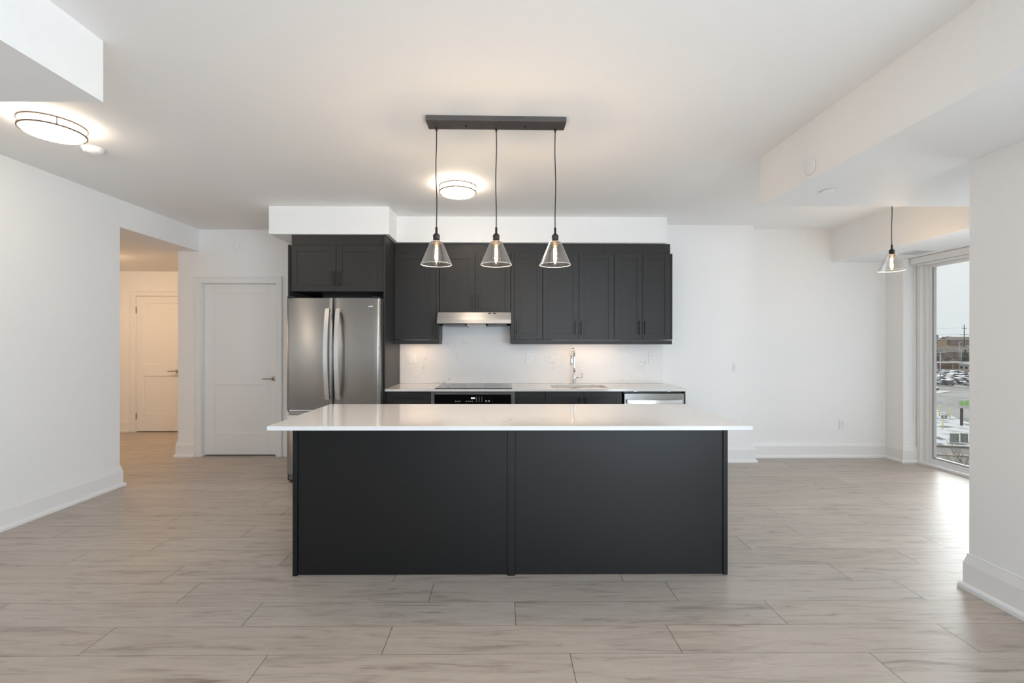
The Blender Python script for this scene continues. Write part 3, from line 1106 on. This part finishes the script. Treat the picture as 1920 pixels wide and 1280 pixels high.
b = B(); b.box(1.852, 1.868, YB - .004, YK - .001, 0, .892, .001)
tag(b.obj('end_panel', CAB), 'charcoal end panel right of the dishwasher', 'panel')

# ------------------------------------------------------------------ island
isl = thing('kitchen_island', 'long charcoal kitchen island in the middle of the room', 'island', (.055, 3.05, 0))
IZ = .8915
b = B()
b.box(-1.205, 1.315, 2.70, 3.37, .10, IZ)
b.box(-1.205, 1.315, 2.70, 3.30, 0, .10)
b.obj('carcass', CAB, isl)
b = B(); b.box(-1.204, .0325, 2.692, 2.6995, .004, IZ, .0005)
b.obj('back_panel', ISL_SHADED, isl)
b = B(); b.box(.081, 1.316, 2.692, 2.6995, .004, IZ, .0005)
b.obj('back_panel', ISL_SHADED, isl)
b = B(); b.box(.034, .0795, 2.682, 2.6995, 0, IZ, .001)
b.obj('centre_stile', ISL_SHADED, isl)
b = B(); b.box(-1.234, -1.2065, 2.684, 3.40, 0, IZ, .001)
b.obj('end_panel', ISL_SHADED, isl)
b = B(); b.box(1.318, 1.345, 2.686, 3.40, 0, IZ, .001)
b.obj('end_panel', ISL_SHADED, isl)
for i in range(5):
    xa = -1.20 + i * .503
    b = B(); shaker(b, xa + .001, xa + .501, .104, .888, 3.37, .02)
    # doors of the working side face the wall: mirror the front to +y
    for v in b.bm.verts:
        v.co.y = 3.372 + (3.392 - v.co.y) - .0
    d = b.obj('door', CAB, isl)
b = B(); b.box(-1.297, 1.397, 2.512, 3.437, IZ + .0005, .9155, .0015)
tag(b.obj('island_countertop', QUARTZ), 'white quartz slab lying on the kitchen island', 'countertop')

# ------------------------------------------------------------------ pendant fixture over the island
pf = thing('pendant_light', 'black three-pendant bar light with clear glass cone shades over the island', 'pendant light', (-.034, 2.81, 2.0))


def bulb_set(root, x, y, ztop, zcord, first=False):
    """cord, socket, shade, bulb with filament; ztop is the socket top"""
    b = B()
    n = 22
    ph = random.uniform(0, 6)
    pts = []
    for i in range(n + 1):
        t = i / n
        amp = .0035 * math.sin(math.pi * t)
        pts.append((x + amp * math.sin(7 * t + ph), y + amp * math.cos(6 * t + ph), zcord + (ztop - zcord) * t))
    b.tube(pts, .0032, 8)
    b.lathe((x, y, zcord), [(.0075, 0), (.0075, -.012), (.0035, -.026)], 14)
    b.obj('cord', CORD, root)
    b = B()
    b.lathe((x, y, ztop), [(.0035, .012), (.0075, .010), (.0075, -.026), (.012, -.029), (.019, -.036), (.0222, -.044), (.0222, -.048), (.0205, -.050),
                           (.0205, -.074), (.0225, -.076), (.0225, -.078), (.034, -.081), (.034, -.086), (.016, -.088), (.016, -.100), (0, -.101)], 28)
    b.obj('socket', SOCKET, root)
    zt, zb = ztop - .0815, ztop - .222
    b = B()
    b.lathe((x, y, 0), [(.0345, zt + .001), (.036, zt - .003), (.0945, zb + .002), (.0965, zb), (.0975, zb + .001), (.0965, zb + .003), (.0385, zt - .002), (.036, zt + .0025)], 56)
    gs = b.obj('glass_shade', SHADEG, root)
    b = B(); b.torus((x, y, zb - .0005), .0970, .0013, 64, 8)
    b.obj('rim', GLASSGLINT, gs)
    b = B(); b.torus((x, y, zt + .0012), .0355, .0010, 40, 8)
    b.obj('collar', GLASSGLINT, gs)
    b = B()
    zz = ztop - .100
    b.lathe((x, y, zz), [(.0125, .004), (.0135, -.006), (.017, -.022), (.0245, -.052), (.0300, -.082), (.0305, -.094), (.0275, -.108), (.019, -.119), (.008, -.1245), (0, -.1255)], 28)
    bu = b.obj('bulb', BULBG, root)
    b = B()
    for k in range(6):
        a = math.pi / 3 * k
        r1, r2 = .005, .0085
        b.tube([(x + r1 * math.cos(a), y + r1 * math.sin(a), zz - .02), (x + r2 * math.cos(a + .4), y + r2 * math.sin(a + .4), zz - .088)], .0024, 6)
    b.obj('filament', FILAMENT, bu)
    b = B()
    b.lathe((x, y, zz), [(.011, .002), (.011, -.010), (0, -.011)], 16)
    b.obj('bulb_cap', principled_brass, bu)
    add_light('POINT', 'bulb_glow', (x, y, zz - .055), 8.5, (1.0, .70, .44), root, shadow_soft_size=.012)


principled_brass = principled('brass_cap', (0.75, 0.55, 0.22), 0.3, 1.0)
b = B()
pts = [(-.462, 2.744), (.392, 2.760), (.391, 2.870), (-.461, 2.862)]
b.prism(pts, 'z', 2.724, CEIL - .0005)
b.obj('canopy', GUNMETAL, pf)
for x, y in ((-.222, 2.808), (.145, 2.818)):
    b = B(); b.lathe((x, y, 2.7238), [(0, -.014), (.006, -.013), (.0065, -.009), (.006, 0)], 14)
    b.obj('screw', BLACK, pf)
for x, y in ((-.410, 2.84), (-.036, 2.84), (.334, 2.845)):
    bulb_set(pf, x, y, 2.090, 2.7235)
p2 = thing('pendant_light', 'single black pendant with a clear glass cone shade near the dining window', 'pendant light', (3.541, 4.09, 2.2))
bulb_set(p2, 3.541, 4.09, 2.262, 2.733)
b = B(); b.lathe((3.541, 4.09, CEIL), [(0, -.022), (.05, -.022), (.06, -.018), (.06, -.0005)], 36)
b.obj('canopy', SOCKET, p2)


# ------------------------------------------------------------------ ceiling lights, smoke alarm, sprinklers, vent
def flush_light(x, y, z, label, dm=None):
    t = thing('ceiling_light', label, 'ceiling light', (x, y, z))
    b = B()
    b.lathe((x, y, z), [(.150, -.0005), (.150, -.012), (.148, -.072), (.140, -.082), (.10, -.089), (.05, -.093), (0, -.094)], 56)
    b.obj('diffuser', dm or DIFFUSER, t)
    for dz, R in ((-.020, .160), (-.066, .158)):
        b = B(); b.lathe((x, y, z + dz), [(R - .006, .005), (R + .004, .005), (R + .004, -.005), (R - .006, -.005), (R - .006, .005)], 64, flat=False)
        b.obj('ring', RINGM, t)
    for k in range(3):
        a = math.radians(80 + 120 * k)
        b = B(); b.tube([(x + .160 * math.cos(a), y + .160 * math.sin(a), z - .0615), (x + .160 * math.cos(a), y + .160 * math.sin(a), z - .0245)], .0035, 8)
        b.obj('ring_post', RINGM, t)
    return t


flush_light(-.385, 3.95, CEIL, 'round lit ceiling light with two nickel rings above the kitchen')
flush_light(-2.80, 2.85, CEIL, 'round lit ceiling light with two nickel rings below the left bulkhead')
flush_light(-5.25, 5.65, HALLZ, 'round lit ceiling light in the hallway', DIFFUSERH)

sd = thing('smoke_alarm', 'round white smoke alarm on the ceiling beside the left light', 'smoke alarm', (-2.90, 3.24, CEIL))
b = B(); b.lathe((-2.90, 3.24, CEIL), [(.066, -.0005), (.066, -.010), (.060, -.014), (.056, -.030), (.045, -.036), (0, -.038)], 40)
b.obj('housing', PLASTIC, sd)
b = B()
for R in (.032, .024):
    b.torus((-2.90, 3.24, CEIL - .0375), R, .002, 36, 6)
b.obj('grille', PLASTIC, sd)
b = B(); b.lathe((-2.90, 3.24, CEIL - .038), [(0, -.003), (.010, -.003), (.011, .001)], 18)
b.obj('test_button', PLASTIC, sd)


def sprinkler(c, axis, sgn, r, label):
    t = thing('sprinkler_cover', label, 'sprinkler cover', c)
    b = B()
    b.lathe(c, [(0, sgn * .006), (r - .004, sgn * .006), (r, sgn * .0045), (r, sgn * .0025)], 36, axis=axis)
    b.obj('cover_plate', PAINT, t)
    b = B(); b.lathe(c, [(r - .006, sgn * .0025), (r - .006, sgn * .0003)], 36, axis=axis)
    b.obj('gap_ring', GASK, t)


sprinkler((1.915, 2.80, 2.472), 'x', -1, .05, 'white sprinkler cover on the side of the right bulkhead')
sprinkler((2.175, 3.015, 2.395), 'z', -1, .043, 'white sprinkler cover under the right bulkhead')
sprinkler((-3.225, YC, 2.565), 'y', -1, .043, 'white sprinkler cover on the wall above the closet door')

vt = thing('ceiling_vent', 'white slotted air vent under the window bulkhead', 'vent', (4.45, 4.82, 2.36))
b = B()
b.box(4.34, 4.56, 4.70, 4.94, 2.352, 2.3598, .002)
b.obj('frame', VINYL, vt)
b = B()
for k in range(9):
    y = 4.72 + k * .0245
    b.box(4.355, 4.545, y, y + .012, 2.349, 2.3515)
b.obj('louvres', ALU, vt)


# ------------------------------------------------------------------ switches and outlets
def receptacle(x, z, y, parent):
    b = B(); b.box(x - .0165, x + .0165, y - .0095, y - .0062, z - .033, z + .033, .001)
    r = b.obj('receptacle', PLASTIC, parent)
    for s in (-1, 1):
        zc = z + s * .0185
        for xa, xb, za, zb in ((-.0085, -.0065, 0, .008), (.0065, .0085, 0, .008), (-.002, .002, -.009, -.005)):
            b = B(); b.box(x + xa, x + xb, y - .0102, y - .0096, zc + za, zc + zb)
            b.obj('slot', SLOT, r)


def plate(name, label, x, z, y, what, cat):
    w = .036 * len(what) + .023 * (len(what) - 1) * .45
    w = {1: .036, 2: .060}[len(what)]
    t = thing(name, label, cat, (x, y, z))
    b = B(); b.box(x - w, x + w, y - .006, y - .0003, z - .060, z + .060, .002)
    b.obj('cover_plate', PLASTIC, t)
    for i, k in enumerate(what):
        xx = x + (i - (len(what) - 1) / 2) * .047
        if k == 'o':
            receptacle(xx, z, y, t)
        else:
            b1 = B()
            b1.prism([(y - .0062, z - .033), (y - .0062, z + .033), (y - .0095, z + .033), (y - .013, z - .033)], 'x', xx - .0165, xx + .0165)
            b1.obj('rocker', PLASTIC, t)
    return t


plate('wall_outlet', 'double white plate with outlet and switch on backsplash left of the cooktop', -1.049, 1.205, 5.232, 'os', 'outlet')
plate('wall_outlet', 'white outlet on the backsplash between cooktop and faucet', .319, 1.205, 5.232, 'o', 'outlet')
plate('wall_outlet', 'white outlet on the backsplash at its right end', 1.736, 1.209, 5.232, 'o', 'outlet')
plate('wall_outlet', 'white outlet low on the dining wall near the floor', 4.118, .40, YF, 'o', 'outlet')
plate('light_switch', 'white rocker switch on the wall right of the kitchen cabinets', 2.727, 1.10, YK, 's', 'switch')

# ==================================================================  outside the window
def matte(*mats):
    for m in mats:
        m.node_tree.nodes['Principled BSDF'].inputs['Specular IOR Level'].default_value = 0.05


G = -10.63
ASPH = noisy('wet_asphalt', (0.125, 0.118, 0.105), (0.20, 0.19, 0.172), .12, 0.7)
SNOW = noisy('patchy_snow', (0.09, 0.08, 0.068), (0.44, 0.445, 0.45), .55, 0.8, lo=.36, hi=.47, detail=9)
SNOWC = principled('snow', (0.45, 0.455, 0.46), 0.8)
CONC = noisy('pale_concrete', (0.20, 0.175, 0.14), (0.31, 0.285, 0.245), 1.5, 0.8)
SCRUB = noisy('winter_scrub', (0.10, 0.085, 0.07), (0.26, 0.225, 0.19), .35, 0.9, detail=9, lo=.3, hi=.7)
BRICK = noisy('brown_brick', (0.17, 0.135, 0.115), (0.25, 0.20, 0.17), 2.0, 0.9)
TANB = noisy('tan_brick', (0.36, 0.25, 0.15), (0.45, 0.32, 0.20), 2.0, 0.9)
ROOFB = noisy('brown_shingle', (0.13, 0.115, 0.10), (0.20, 0.175, 0.155), 1.5, 0.9)
OWHITE = principled('outdoor_white', (0.50, 0.50, 0.50), 0.6)
OGLASS = principled('outdoor_dark_glass', (0.03, 0.035, 0.04), 0.15)
WOODF = noisy('fence_wood', (0.22, 0.14, 0.10), (0.29, 0.19, 0.14), 1.2, 0.9)
POLEG = principled('galvanised_pole', (0.42, 0.43, 0.43), 0.5)
POLEW = principled('dark_timber_pole', (0.10, 0.10, 0.085), 0.8)
YEL = principled('yellow_post_paint', (0.60, 0.55, 0.18), 0.6)
GREENB = principled('grey_green_enamel', (0.20, 0.215, 0.19), 0.6)
EVERG = noisy('evergreen_needles', (0.035, 0.055, 0.045), (0.075, 0.10, 0.08), 1.2, 0.9)
TWIG = principled('bare_bark', (0.19, 0.155, 0.12), 0.9)
SGREEN = principled('sign_green', (0.22, 0.48, 0.06), 0.5)
SBROWN = principled('sign_post_brown', (0.05, 0.035, 0.03), 0.6)
TYRE = principled('tyre_rubber', (0.02, 0.02, 0.02), 0.8)
matte(ASPH, SNOW, SNOWC, CONC, SCRUB, BRICK, TANB, ROOFB, OWHITE, WOODF, EVERG, TWIG, POLEW, GREENB)

b = B(); b.box(15, 420, 10, 560, G - .5, G)
struct(b, 'ground_asphalt', ASPH, 'grey wet asphalt ground outside the window', 'ground')
b = B(); b.prism([(88, 100), (80.3, 84.3), (77.7, 79), (72.1, 70.8), (70.7, 67.9), (69.2, 61), (68, 48.5), (54, 52.2), (50.3, 53.2), (40, 57), (30, 75), (40, 100)], 'z', G + .002, G + .12)
struct(b, 'ground_snow', SNOW, 'patchy snow bank beside the road outside', 'snow')
b = B(); b.prism([(40, 50.6), (46.2, 48.8), (54, 46.4), (70, 42), (70, 43.4), (54, 47.7), (46.2, 50.0), (40, 51.8)], 'z', G + .002, G + .10)
struct(b, 'ground_sidewalk', CONC, 'pale sidewalk strip below the snow bank', 'sidewalk')
b = B(); b.prism([(40, 56.4), (50.3, 52.75), (54, 51.75), (70, 47.5), (70, 47.9), (54, 52.15), (50.3, 53.15), (40, 56.8)], 'z', G + .003, G + .16)
struct(b, 'ground_kerb', ROOFB, 'dark kerb edge of the snow bank', 'kerb')
b = B(); b.prism([(98, 113), (102.3, 107.3), (113.5, 113.4), (113.5, 114.4), (108, 118)], 'z', G + .002, G + .14)
struct(b, 'ground_island', SNOWC, 'snow covered traffic island in front of the parked cars', 'snow')
b = B(); b.prism([(112, 134), (124.7, 130.9), (127, 122), (130, 112), (131.5, 112), (128.4, 123), (126, 132.4), (112, 135.5)], 'z', G + .002, G + .14)
struct(b, 'ground_border', CONC, 'pale kerb along the front of the parking lot', 'kerb')

# wooded slope behind the station
bm = bmesh.new()
rh = random.Random(11)
NX, NY = 60, 24
grid = []
for j in range(NY):
    y = 240 + j * 13
    row = []
    for i in range(NX):
        x = 190 + i * 6.2 + j * 2
        base = min(1.0, max(0.0, (y - 250) / 190.0))
        z = G + 13.2 * base ** 1.2 + (rh.uniform(-.6, 1.3) if j > 1 else 0)
        row.append(bm.verts.new((x, y, z)))
    grid.append(row)
for j in range(NY - 1):
    for i in range(NX - 1):
        bm.faces.new([grid[j][i], grid[j][i + 1], grid[j + 1][i + 1], grid[j + 1][i]])
b = B(); b.bm.free(); b.bm = bm
struct(b, 'ground_hill', SCRUB, 'brown wooded slope on the skyline', 'hill')


def bare_bush(x, y, z, h, r, mat, name, label, cat, group, n=90, seed=0):
    rb = random.Random(seed)
    t = thing(name, label, cat, (x, y, z), group)
    b = B()
    b.tube([(x, y, z - .3), (x, y, z + h * .6)], [.18 * h / 8, .06 * h / 8], 6)
    b.obj('trunk', TWIG, t)
    b = B()
    for _ in range(n):
        u = rb.uniform(-1, 1); v = rb.uniform(0, 2 * math.pi); q = rb.uniform(.5, 1) * r
        c = Vector((x + q * math.cos(v) * math.sqrt(1 - u * u), y + q * math.sin(v) * math.sqrt(1 - u * u), z + h * .62 + u * h * .36))
        s = rb.uniform(.25, .5) * r * .55
        vs = [b.bm.verts.new(c + Vector((rb.uniform(-s, s), rb.uniform(-s, s), rb.uniform(-s, s)))) for _k in range(4)]
        for tri in ((0, 1, 2), (0, 1, 3), (1, 2, 3), (0, 2, 3)):
            b.bm.faces.new([vs[k] for k in tri])
    b.obj('crown', mat, t)
    return t


k = 0
for (x, y, h, r) in ((243, 258, 8, 3.5), (251, 262, 7, 3.2), (261, 270, 8, 3.4), (271, 266, 7, 3.2), (283, 268, 8, 3.6), (246, 250, 6, 3.0), (266, 255, 6, 2.8)):
    bare_bush(x, y, G + .3, h, r, SCRUB, 'bare_tree', 'leafless brown tree in front of the townhouses', 'tree', 'leafless trees before the townhouses', seed=k); k += 1
for (x, y, h, r) in ((421, 455, 9, 5), (436, 455, 10, 5), (451, 455, 8, 5)):
    bare_bush(x, y, 1.0, h, r, EVERG, 'distant_tree', 'grey green tree on the skyline left of the brick block', 'tree', 'trees on the skyline', n=140, seed=k); k += 1


def evergreen(x, y, z, h, r, label):
    t = thing('evergreen_tree', label, 'tree', (x, y, z))
    b = B(); b.tube([(x, y, z), (x, y, z + h * .95)], [.25, .03], 8)
    b.obj('trunk', TWIG, t)
    b = B(); rb = random.Random(5)
    for kk in range(11):
        f_ = kk / 10
        zz = z + h * (.10 + .86 * f_)
        rad = r * (1 - f_) + .15
        n = 14
        ring = []
        for i in range(n):
            a = 2 * math.pi * i / n
            q = rad * (1 if i % 2 else .72) * rb.uniform(.88, 1.1)
            ring.append(b.bm.verts.new((x + q * math.cos(a), y + q * math.sin(a), zz - h * .07)))
        top = b.bm.verts.new((x, y, zz + h * .09))
        for i in range(n):
            b.bm.faces.new([ring[i], ring[(i + 1) % n], top])
    b.obj('foliage', EVERG, t)


evergreen(252.5, 245, G, 10.2, 3.4, 'dark conical evergreen at the right edge of the window view')


def building(name, label, x0, x1, y0, y1, z0, z1, wall, roof, wins=(), rise=2.5, wz=1.6, ww=1.5, side=False):
    t = thing(name, label, 'building', ((x0 + x1) / 2, y0, z0))
    b = B(); b.box(x0, x1, y0, y1, z0, z1)
    b.obj('walls', wall, t)
    b = B()
    if rise > .6:
        b.prism([(y0 - .5, z1), (y1 + .5, z1), ((y0 + y1) / 2, z1 + rise)], 'x', x0 - .5, x1 + .5)
    else:
        b.box(x0 - .4, x1 + .4, y0 - .6, y1 + .4, z1, z1 + rise)
    b.obj('roof', roof, t)
    for (x, z) in wins:
        b = B()
        if side:
            b.box(x0 - .10, x0 - .005, x - ww / 2, x + ww / 2, z, z + wz)
        else:
            b.box(x - ww / 2, x + ww / 2, y0 - .10, y0 - .005, z, z + wz)
        f = b.obj('window', OWHITE, t)
        b = B()
        if side:
            b.box(x0 - .14, x0 - .105, x - ww / 2 + .25, x + ww / 2 - .25, z + .25, z + wz - .25)
        else:
            b.box(x - ww / 2 + .25, x + ww / 2 - .25, y0 - .14, y0 - .105, z + .25, z + wz - .25)
        b.obj('pane', OGLASS, f)
    return t


building('townhouse', 'long brown townhouse row with white windows across the tracks', 262, 298, 281, 292, G, -3.6, BRICK, ROOFB,
         [(268 + i * 5.4, -5.9) for i in range(5)] + [(266 + i * 5.4, -9.4) for i in range(6)], 3.4)
building('brick_block', 'pinkish brick block with snowy flat roof on the skyline', 378, 394, 398, 410, G + 8, 5.2, TANB, SNOWC,
         [(381 + i * 4, 1.6) for i in range(4)], .5)
building('far_house', 'dark roofed house on the skyline near the hydro pole', 403, 428, 405, 416, G + 8, 5.0, BRICK, ROOFB,
         [(407 + i * 5, 2.2) for i in range(4)], 3.0)
building('station_kiosk', 'small tan brick station kiosk behind the parked cars', 187.7, 196, 175, 184, G, -6.9, TANB, OWHITE,
         [(175.9 + i * 1.9, -8.9) for i in range(5)], .45, 1.6, 1.7, True)

pc = thing('platform_canopy', 'long pale platform roof across the window view', 'canopy', (205, 214, G))
b = B(); b.box(184, 250, 214, 218, -7.55, -7.15)
b.obj('roof', OWHITE, pc)
for i in range(9):
    b = B(); b.box(186 + i * 7.6, 186.3 + i * 7.6, 215.8, 216.1, G, -7.55)
    b.obj('post', POLEG, pc)
b = B(); b.box(186, 246, 219.5, 219.7, G, -8.0)
tag(b.obj('timber_fence', WOODF), 'reddish timber fence under the platform roof', 'fence')
sh = thing('glass_shelter', 'grey glass shelter at the left of the parking lot', 'shelter', (190, 200, G))
b = B(); b.box(184, 192.3, 198.6, 201, -7.75, -7.55)
b.obj('roof', POLEG, sh)
for i in range(6):
    b = B(); b.box(184.1 + i * 1.6, 184.22 + i * 1.6, 198.8, 198.92, G, -7.75)
    b.obj('post', POLEG, sh)
b = B(); b.box(184.1, 192.2, 198.84, 198.88, G + .2, -7.8)
b.obj('glass', principled('shelter_glass', (.16, .19, .20), .2), sh)

# parked cars
PAINTS = {'white': (.45, .45, .45), 'black': (.018, .018, .02), 'grey': (.09, .092, .095), 'silver': (.24, .245, .25), 'red': (.30, .03, .03), 'blue': (.05, .08, .15)}
CARM = {}


def car_mesh(colour):
    paint = principled('car_paint_' + colour, PAINTS[colour], .3)
    b = B()
    L = 2.25
    side = [(-L, .35), (-L, .75), (-L + .1, .95), (-1.0, 1.0), (L - 1.2, 1.0), (L - .2, .85), (L, .70), (L, .35)]
    for s0, s1, pr, m in ((-.9, .9, side, 0),):
        b.prism([(p[0], p[1]) for p in pr], 'x', s0, s1, m)
    cab = [(-L + .15, .98), (-L + .55, 1.42), (.35, 1.46), (1.15, .98)]
    b.prism(cab, 'x', -.78, .78, 1)
    b.prism([(-L + .55, 1.41), (-L + .6, 1.47), (.30, 1.51), (.36, 1.45)], 'x', -.74, .74, 0)
    for yy in (-1.4, 1.35):
        for s in (-.86, .70):
            b.lathe((s, yy, .33), [(0, 0), (.33, 0), (.33, .17), (0, .17)], 14, 2, 'x', True)
    bmesh.ops.recalc_face_normals(b.bm, faces=b.bm.faces)
    me = bpy.data.meshes.new('car_' + colour)
    b.bm.to_mesh(me); b.bm.free()
    for m in (paint, OGLASS, TYRE):
        me.materials.append(m)
    return me


for c in PAINTS:
    CARM[c] = car_mesh(c)
rc = random.Random(21)
ang = math.radians(-22)
d1 = Vector((math.cos(ang), math.sin(ang)))
d2 = Vector((-math.sin(ang), math.cos(ang)))
cars = []
for j in range(-14, 15):
    for i in range(-22, 26):
        jj = j * 6.2 + (.35 if j % 2 else -.35)
        p = Vector((158, 155)) + d1 * (i * 2.75) + d2 * jj
        if not (.935 * p.y < p.x < 1.05 * p.y and (p.x - 124.7) * .9 + (p.y - 131.4) * .42 > 3.6 and p.y < 193):
            continue
        if p.x > 183 and p.y > 170:
            continue
        if rc.random() < .06:
            continue
        cars.append((p.x + rc.uniform(-.12, .12), p.y + rc.uniform(-.15, .15), ang + (math.pi if rc.random() < .5 else 0) + rc.uniform(-.03, .03)))
for q in ((108.5, 115.5, ang), (111.6, 117.2, ang + math.pi)):
    cars.append(q)
for x, y, a in cars:
    c = rc.choices(['white', 'black', 'grey', 'silver', 'red', 'blue'], [26, 26, 20, 20, 5, 3])[0]
    o = bpy.data.objects.new('parked_car', CARM[c])
    COL.objects.link(o)
    o.location = (x, y, G)
    o.rotation_euler = (0, 0, a)
    tag(o, c + ' car parked in the rows of the lot beyond the road', 'car', c + ' cars in the parking lot')


# poles, wires
def lamp_post(x, y, top, label, heads=((-.9, 0), (.9, 0))):
    t = thing('street_lamp', label, 'street lamp', (x, y, G))
    b = B(); b.tube([(x, y, G), (x, y, top)], [.16, .10], 10)
    b.obj('pole', POLEG, t)
    for dx_, dy_ in heads:
        b = B()
        b.tube([(x, y, top - .1), (x + dx_, y + dy_, top + .05)], .06, 6)
        s = 1 if dx_ > 0 else -1
        xa, xb = sorted((x + dx_, x + dx_ + s * .8))
        b.box(xa, xb, y + dy_ - .2, y + dy_ + .2, top - .05, top + .17, .03)
        b.obj('lamp_head', OWHITE, t)


lamp_post(126.6, 129.9, -1.0, 'tall grey lamp post at the left front of the parking lot')
lamp_post(216.0, 211.5, -.9, 'grey lamp post behind the platform roof', ((-1.4, 0), (2.0, 0)))
lamp_post(267.0, 262.5, 2.6, 'short lamp post on the slope left of the hydro pole', ((1.2, 0),))
up = thing('utility_pole', 'tall timber utility pole with crossarms on the skyline', 'utility pole', (308.5, 300, G))
b = B(); b.tube([(308.5, 300, G), (308.5, 300, 14.4)], [.35, .22], 8)
b.obj('pole', POLEW, up)
for z, w in ((11.8, 1.6), (7.6, 3.2)):
    b = B(); b.box(308.5 - w, 308.5 + w, 299.7, 299.95, z, z + .3)
    b.obj('crossarm', POLEW, up)
WIRE = principled('cable_grey', (.30, .30, .30), .6)


def cable(p0, p1, sag, label, r=.05, parent=None):
    p0, p1 = Vector(p0), Vector(p1)
    b = B()
    pts = []
    for i in range(13):
        t = i / 12
        q = p0.lerp(p1, t); q.z -= sag * 4 * t * (1 - t)
        pts.append(q)
    b.tube(pts, r, 6)
    if parent:
        b.obj('wire', WIRE, parent)
    else:
        tag(b.obj('overhead_wire', WIRE), label, 'wire')


cable((305.5, 299.5, 8.05), (180, 290, 8.0), 1.2, 'upper overhead wire running from the utility pole crossarm', .07, up)
cable((307, 299.4, 12.3), (180, 290, 11.0), 1.0, 'topmost overhead wire from the utility pole', .05, up)
for k, (z, lab) in enumerate(((-.4, 'first overhead wire from the top, strung across the townhouse roofs'), (-2.4, 'second overhead wire from the top, crossing the townhouse windows'),
                              (-4.4, 'third overhead wire, low across the townhouse walls'))):
    cable((180, 228, z + .4), (270, 228, z), .5, lab, .05)
cable((60, 70, -10.2), (90, 70.3, -10.25), .02, 'thin cable strung low across the snow bank', .035)


# sign with GO mark
sg = thing('station_sign', 'white station sign with green lettering on a dark post', 'sign', (67.2, 65.7, G))
b = B(); b.box(67.08, 67.34, 65.62, 65.84, G, -7.85)
b.obj('post', SBROWN, sg)
b = B(); b.box(66.35, 68.75, 65.50, 65.66, -7.95, -6.72, .02)
sb = b.obj('sign_board', OWHITE, sg)
b = B()
yv = 65.475


def arc(cx_, cz_, r0, r1, a0, a1, n=24):
    vs = []
    for i in range(n + 1):
        a = math.radians(a0 + (a1 - a0) * i / n)
        vs.append((cx_ + r1 * math.cos(a), cz_ + r1 * math.sin(a)))
    for i in range(n + 1):
        a = math.radians(a1 + (a0 - a1) * i / n)
        vs.append((cx_ + r0 * math.cos(a), cz_ + r0 * math.sin(a)))
    b.prism(vs, 'y', yv, yv + .024)


arc(67.02, -7.20, .14, .36, 50, 312)          # G
b.prism([(67.03, -7.27), (67.03, -7.14), (67.36, -7.14), (67.36, -7.50), (67.22, -7.50), (67.22, -7.27)], 'y', yv - .002, yv + .022)
arc(67.78, -7.20, .02, .36, 8, 172)           # upper half of O
arc(67.78, -7.20, .02, .36, 188, 352)         # lower half of O
b.obj('lettering', SGREEN, sb)
b = B()
for x, w in ((66.80, .22), (67.06, .30), (67.40, .18), (67.62, .34), (68.00, .20)):
    b.box(x, x + w, yv, yv + .024, -7.80, -7.72)
b.obj('small_caption', POLEG, sb)

# yellow marker posts along the snow bank
for k, (x, y, h, tilt, lab) in enumerate((
        (78.7, 82.3, 1.75, 0, 'yellow marker post standing farthest left at the snow edge'),
        (76.7, 79.7, 1.45, 0, 'short yellow marker post second from the left at the snow edge'),
        (72.4, 74.4, 2.3, 0, 'yellow marker post third from the left in the snow'),
        (71.0, 71.3, 2.3, 0, 'yellow marker post in the middle of the snow bank edge'),
        (69.4, 67.9, 2.6, .05, 'yellow marker post next to the green lettered sign'),
        (61.6, 62.9, 1.75, .1, 'leaning yellow marker post with grey plates in the near snow'))):
    t = thing('marker_post', lab, 'marker post', (x, y, G))
    tp = (x + tilt * h, y, G + h)
    b = B(); b.tube([(x, y, G), tp], .06, 8)
    b.obj('post', YEL, t)
    for s in (-1, 1):
        b = B(); b.box(tp[0] + s * .24 - .17, tp[0] + s * .24 + .17, y - .10, y - .06, tp[2] - .15, tp[2] + .32)
        b.obj('sign_plate', OWHITE if k != 5 else GREENB, t)
# utility boxes
for x, y, w, lab in ((54.95, 54.4, .40, 'left grey green utility box in the snow'), (56.15, 54.4, .30, 'right narrower utility box in the snow')):
    t = thing('utility_box', lab, 'utility box', (x, y, G))
    b = B(); b.box(x - w, x + w, y, y + .4, G + .02, G + 1.12, .03)
    b.obj('cabinet', GREENB, t)
    b = B(); b.box(x - w - .03, x + w + .03, y - .03, y + .43, G + 1.12, G + 1.18, .01)
    b.obj('lid', GREENB, t)
    b = B(); b.box(x + w * .35, x + w * .45, y - .03, y - .001, G + .5, G + .7)
    b.obj('handle', BLACKP, t)

# bare tree near the building
bt = thing('bare_tree', 'bare branching tree close below the window', 'tree', (26.35, 25.4, G))
b = B()
rt = random.Random(4)


def branch(p, d, ln, r, depth):
    q = p + d * ln
    m = p.lerp(q, .5) + Vector((rt.uniform(-.04, .04), rt.uniform(-.04, .04), 0)) * ln
    b.tube([p, m, q], [r, r * .85, r * .65], 6 if depth > 2 else 4)
    if depth == 0:
        return
    for _ in range(3 if depth > 1 else 2):
        nd = (d + Vector((rt.uniform(-.65, .65), rt.uniform(-.65, .65), rt.uniform(-.1, .35)))).normalized()
        branch(p.lerp(q, rt.uniform(.55, 1.0)), nd, ln * rt.uniform(.62, .82), r * .58, depth - 1)


branch(Vector((26.35, 25.4, G)), Vector((-.04, .03, 1)).normalized(), 2.6, .09, 5)
b.obj('branches', TWIG, bt)
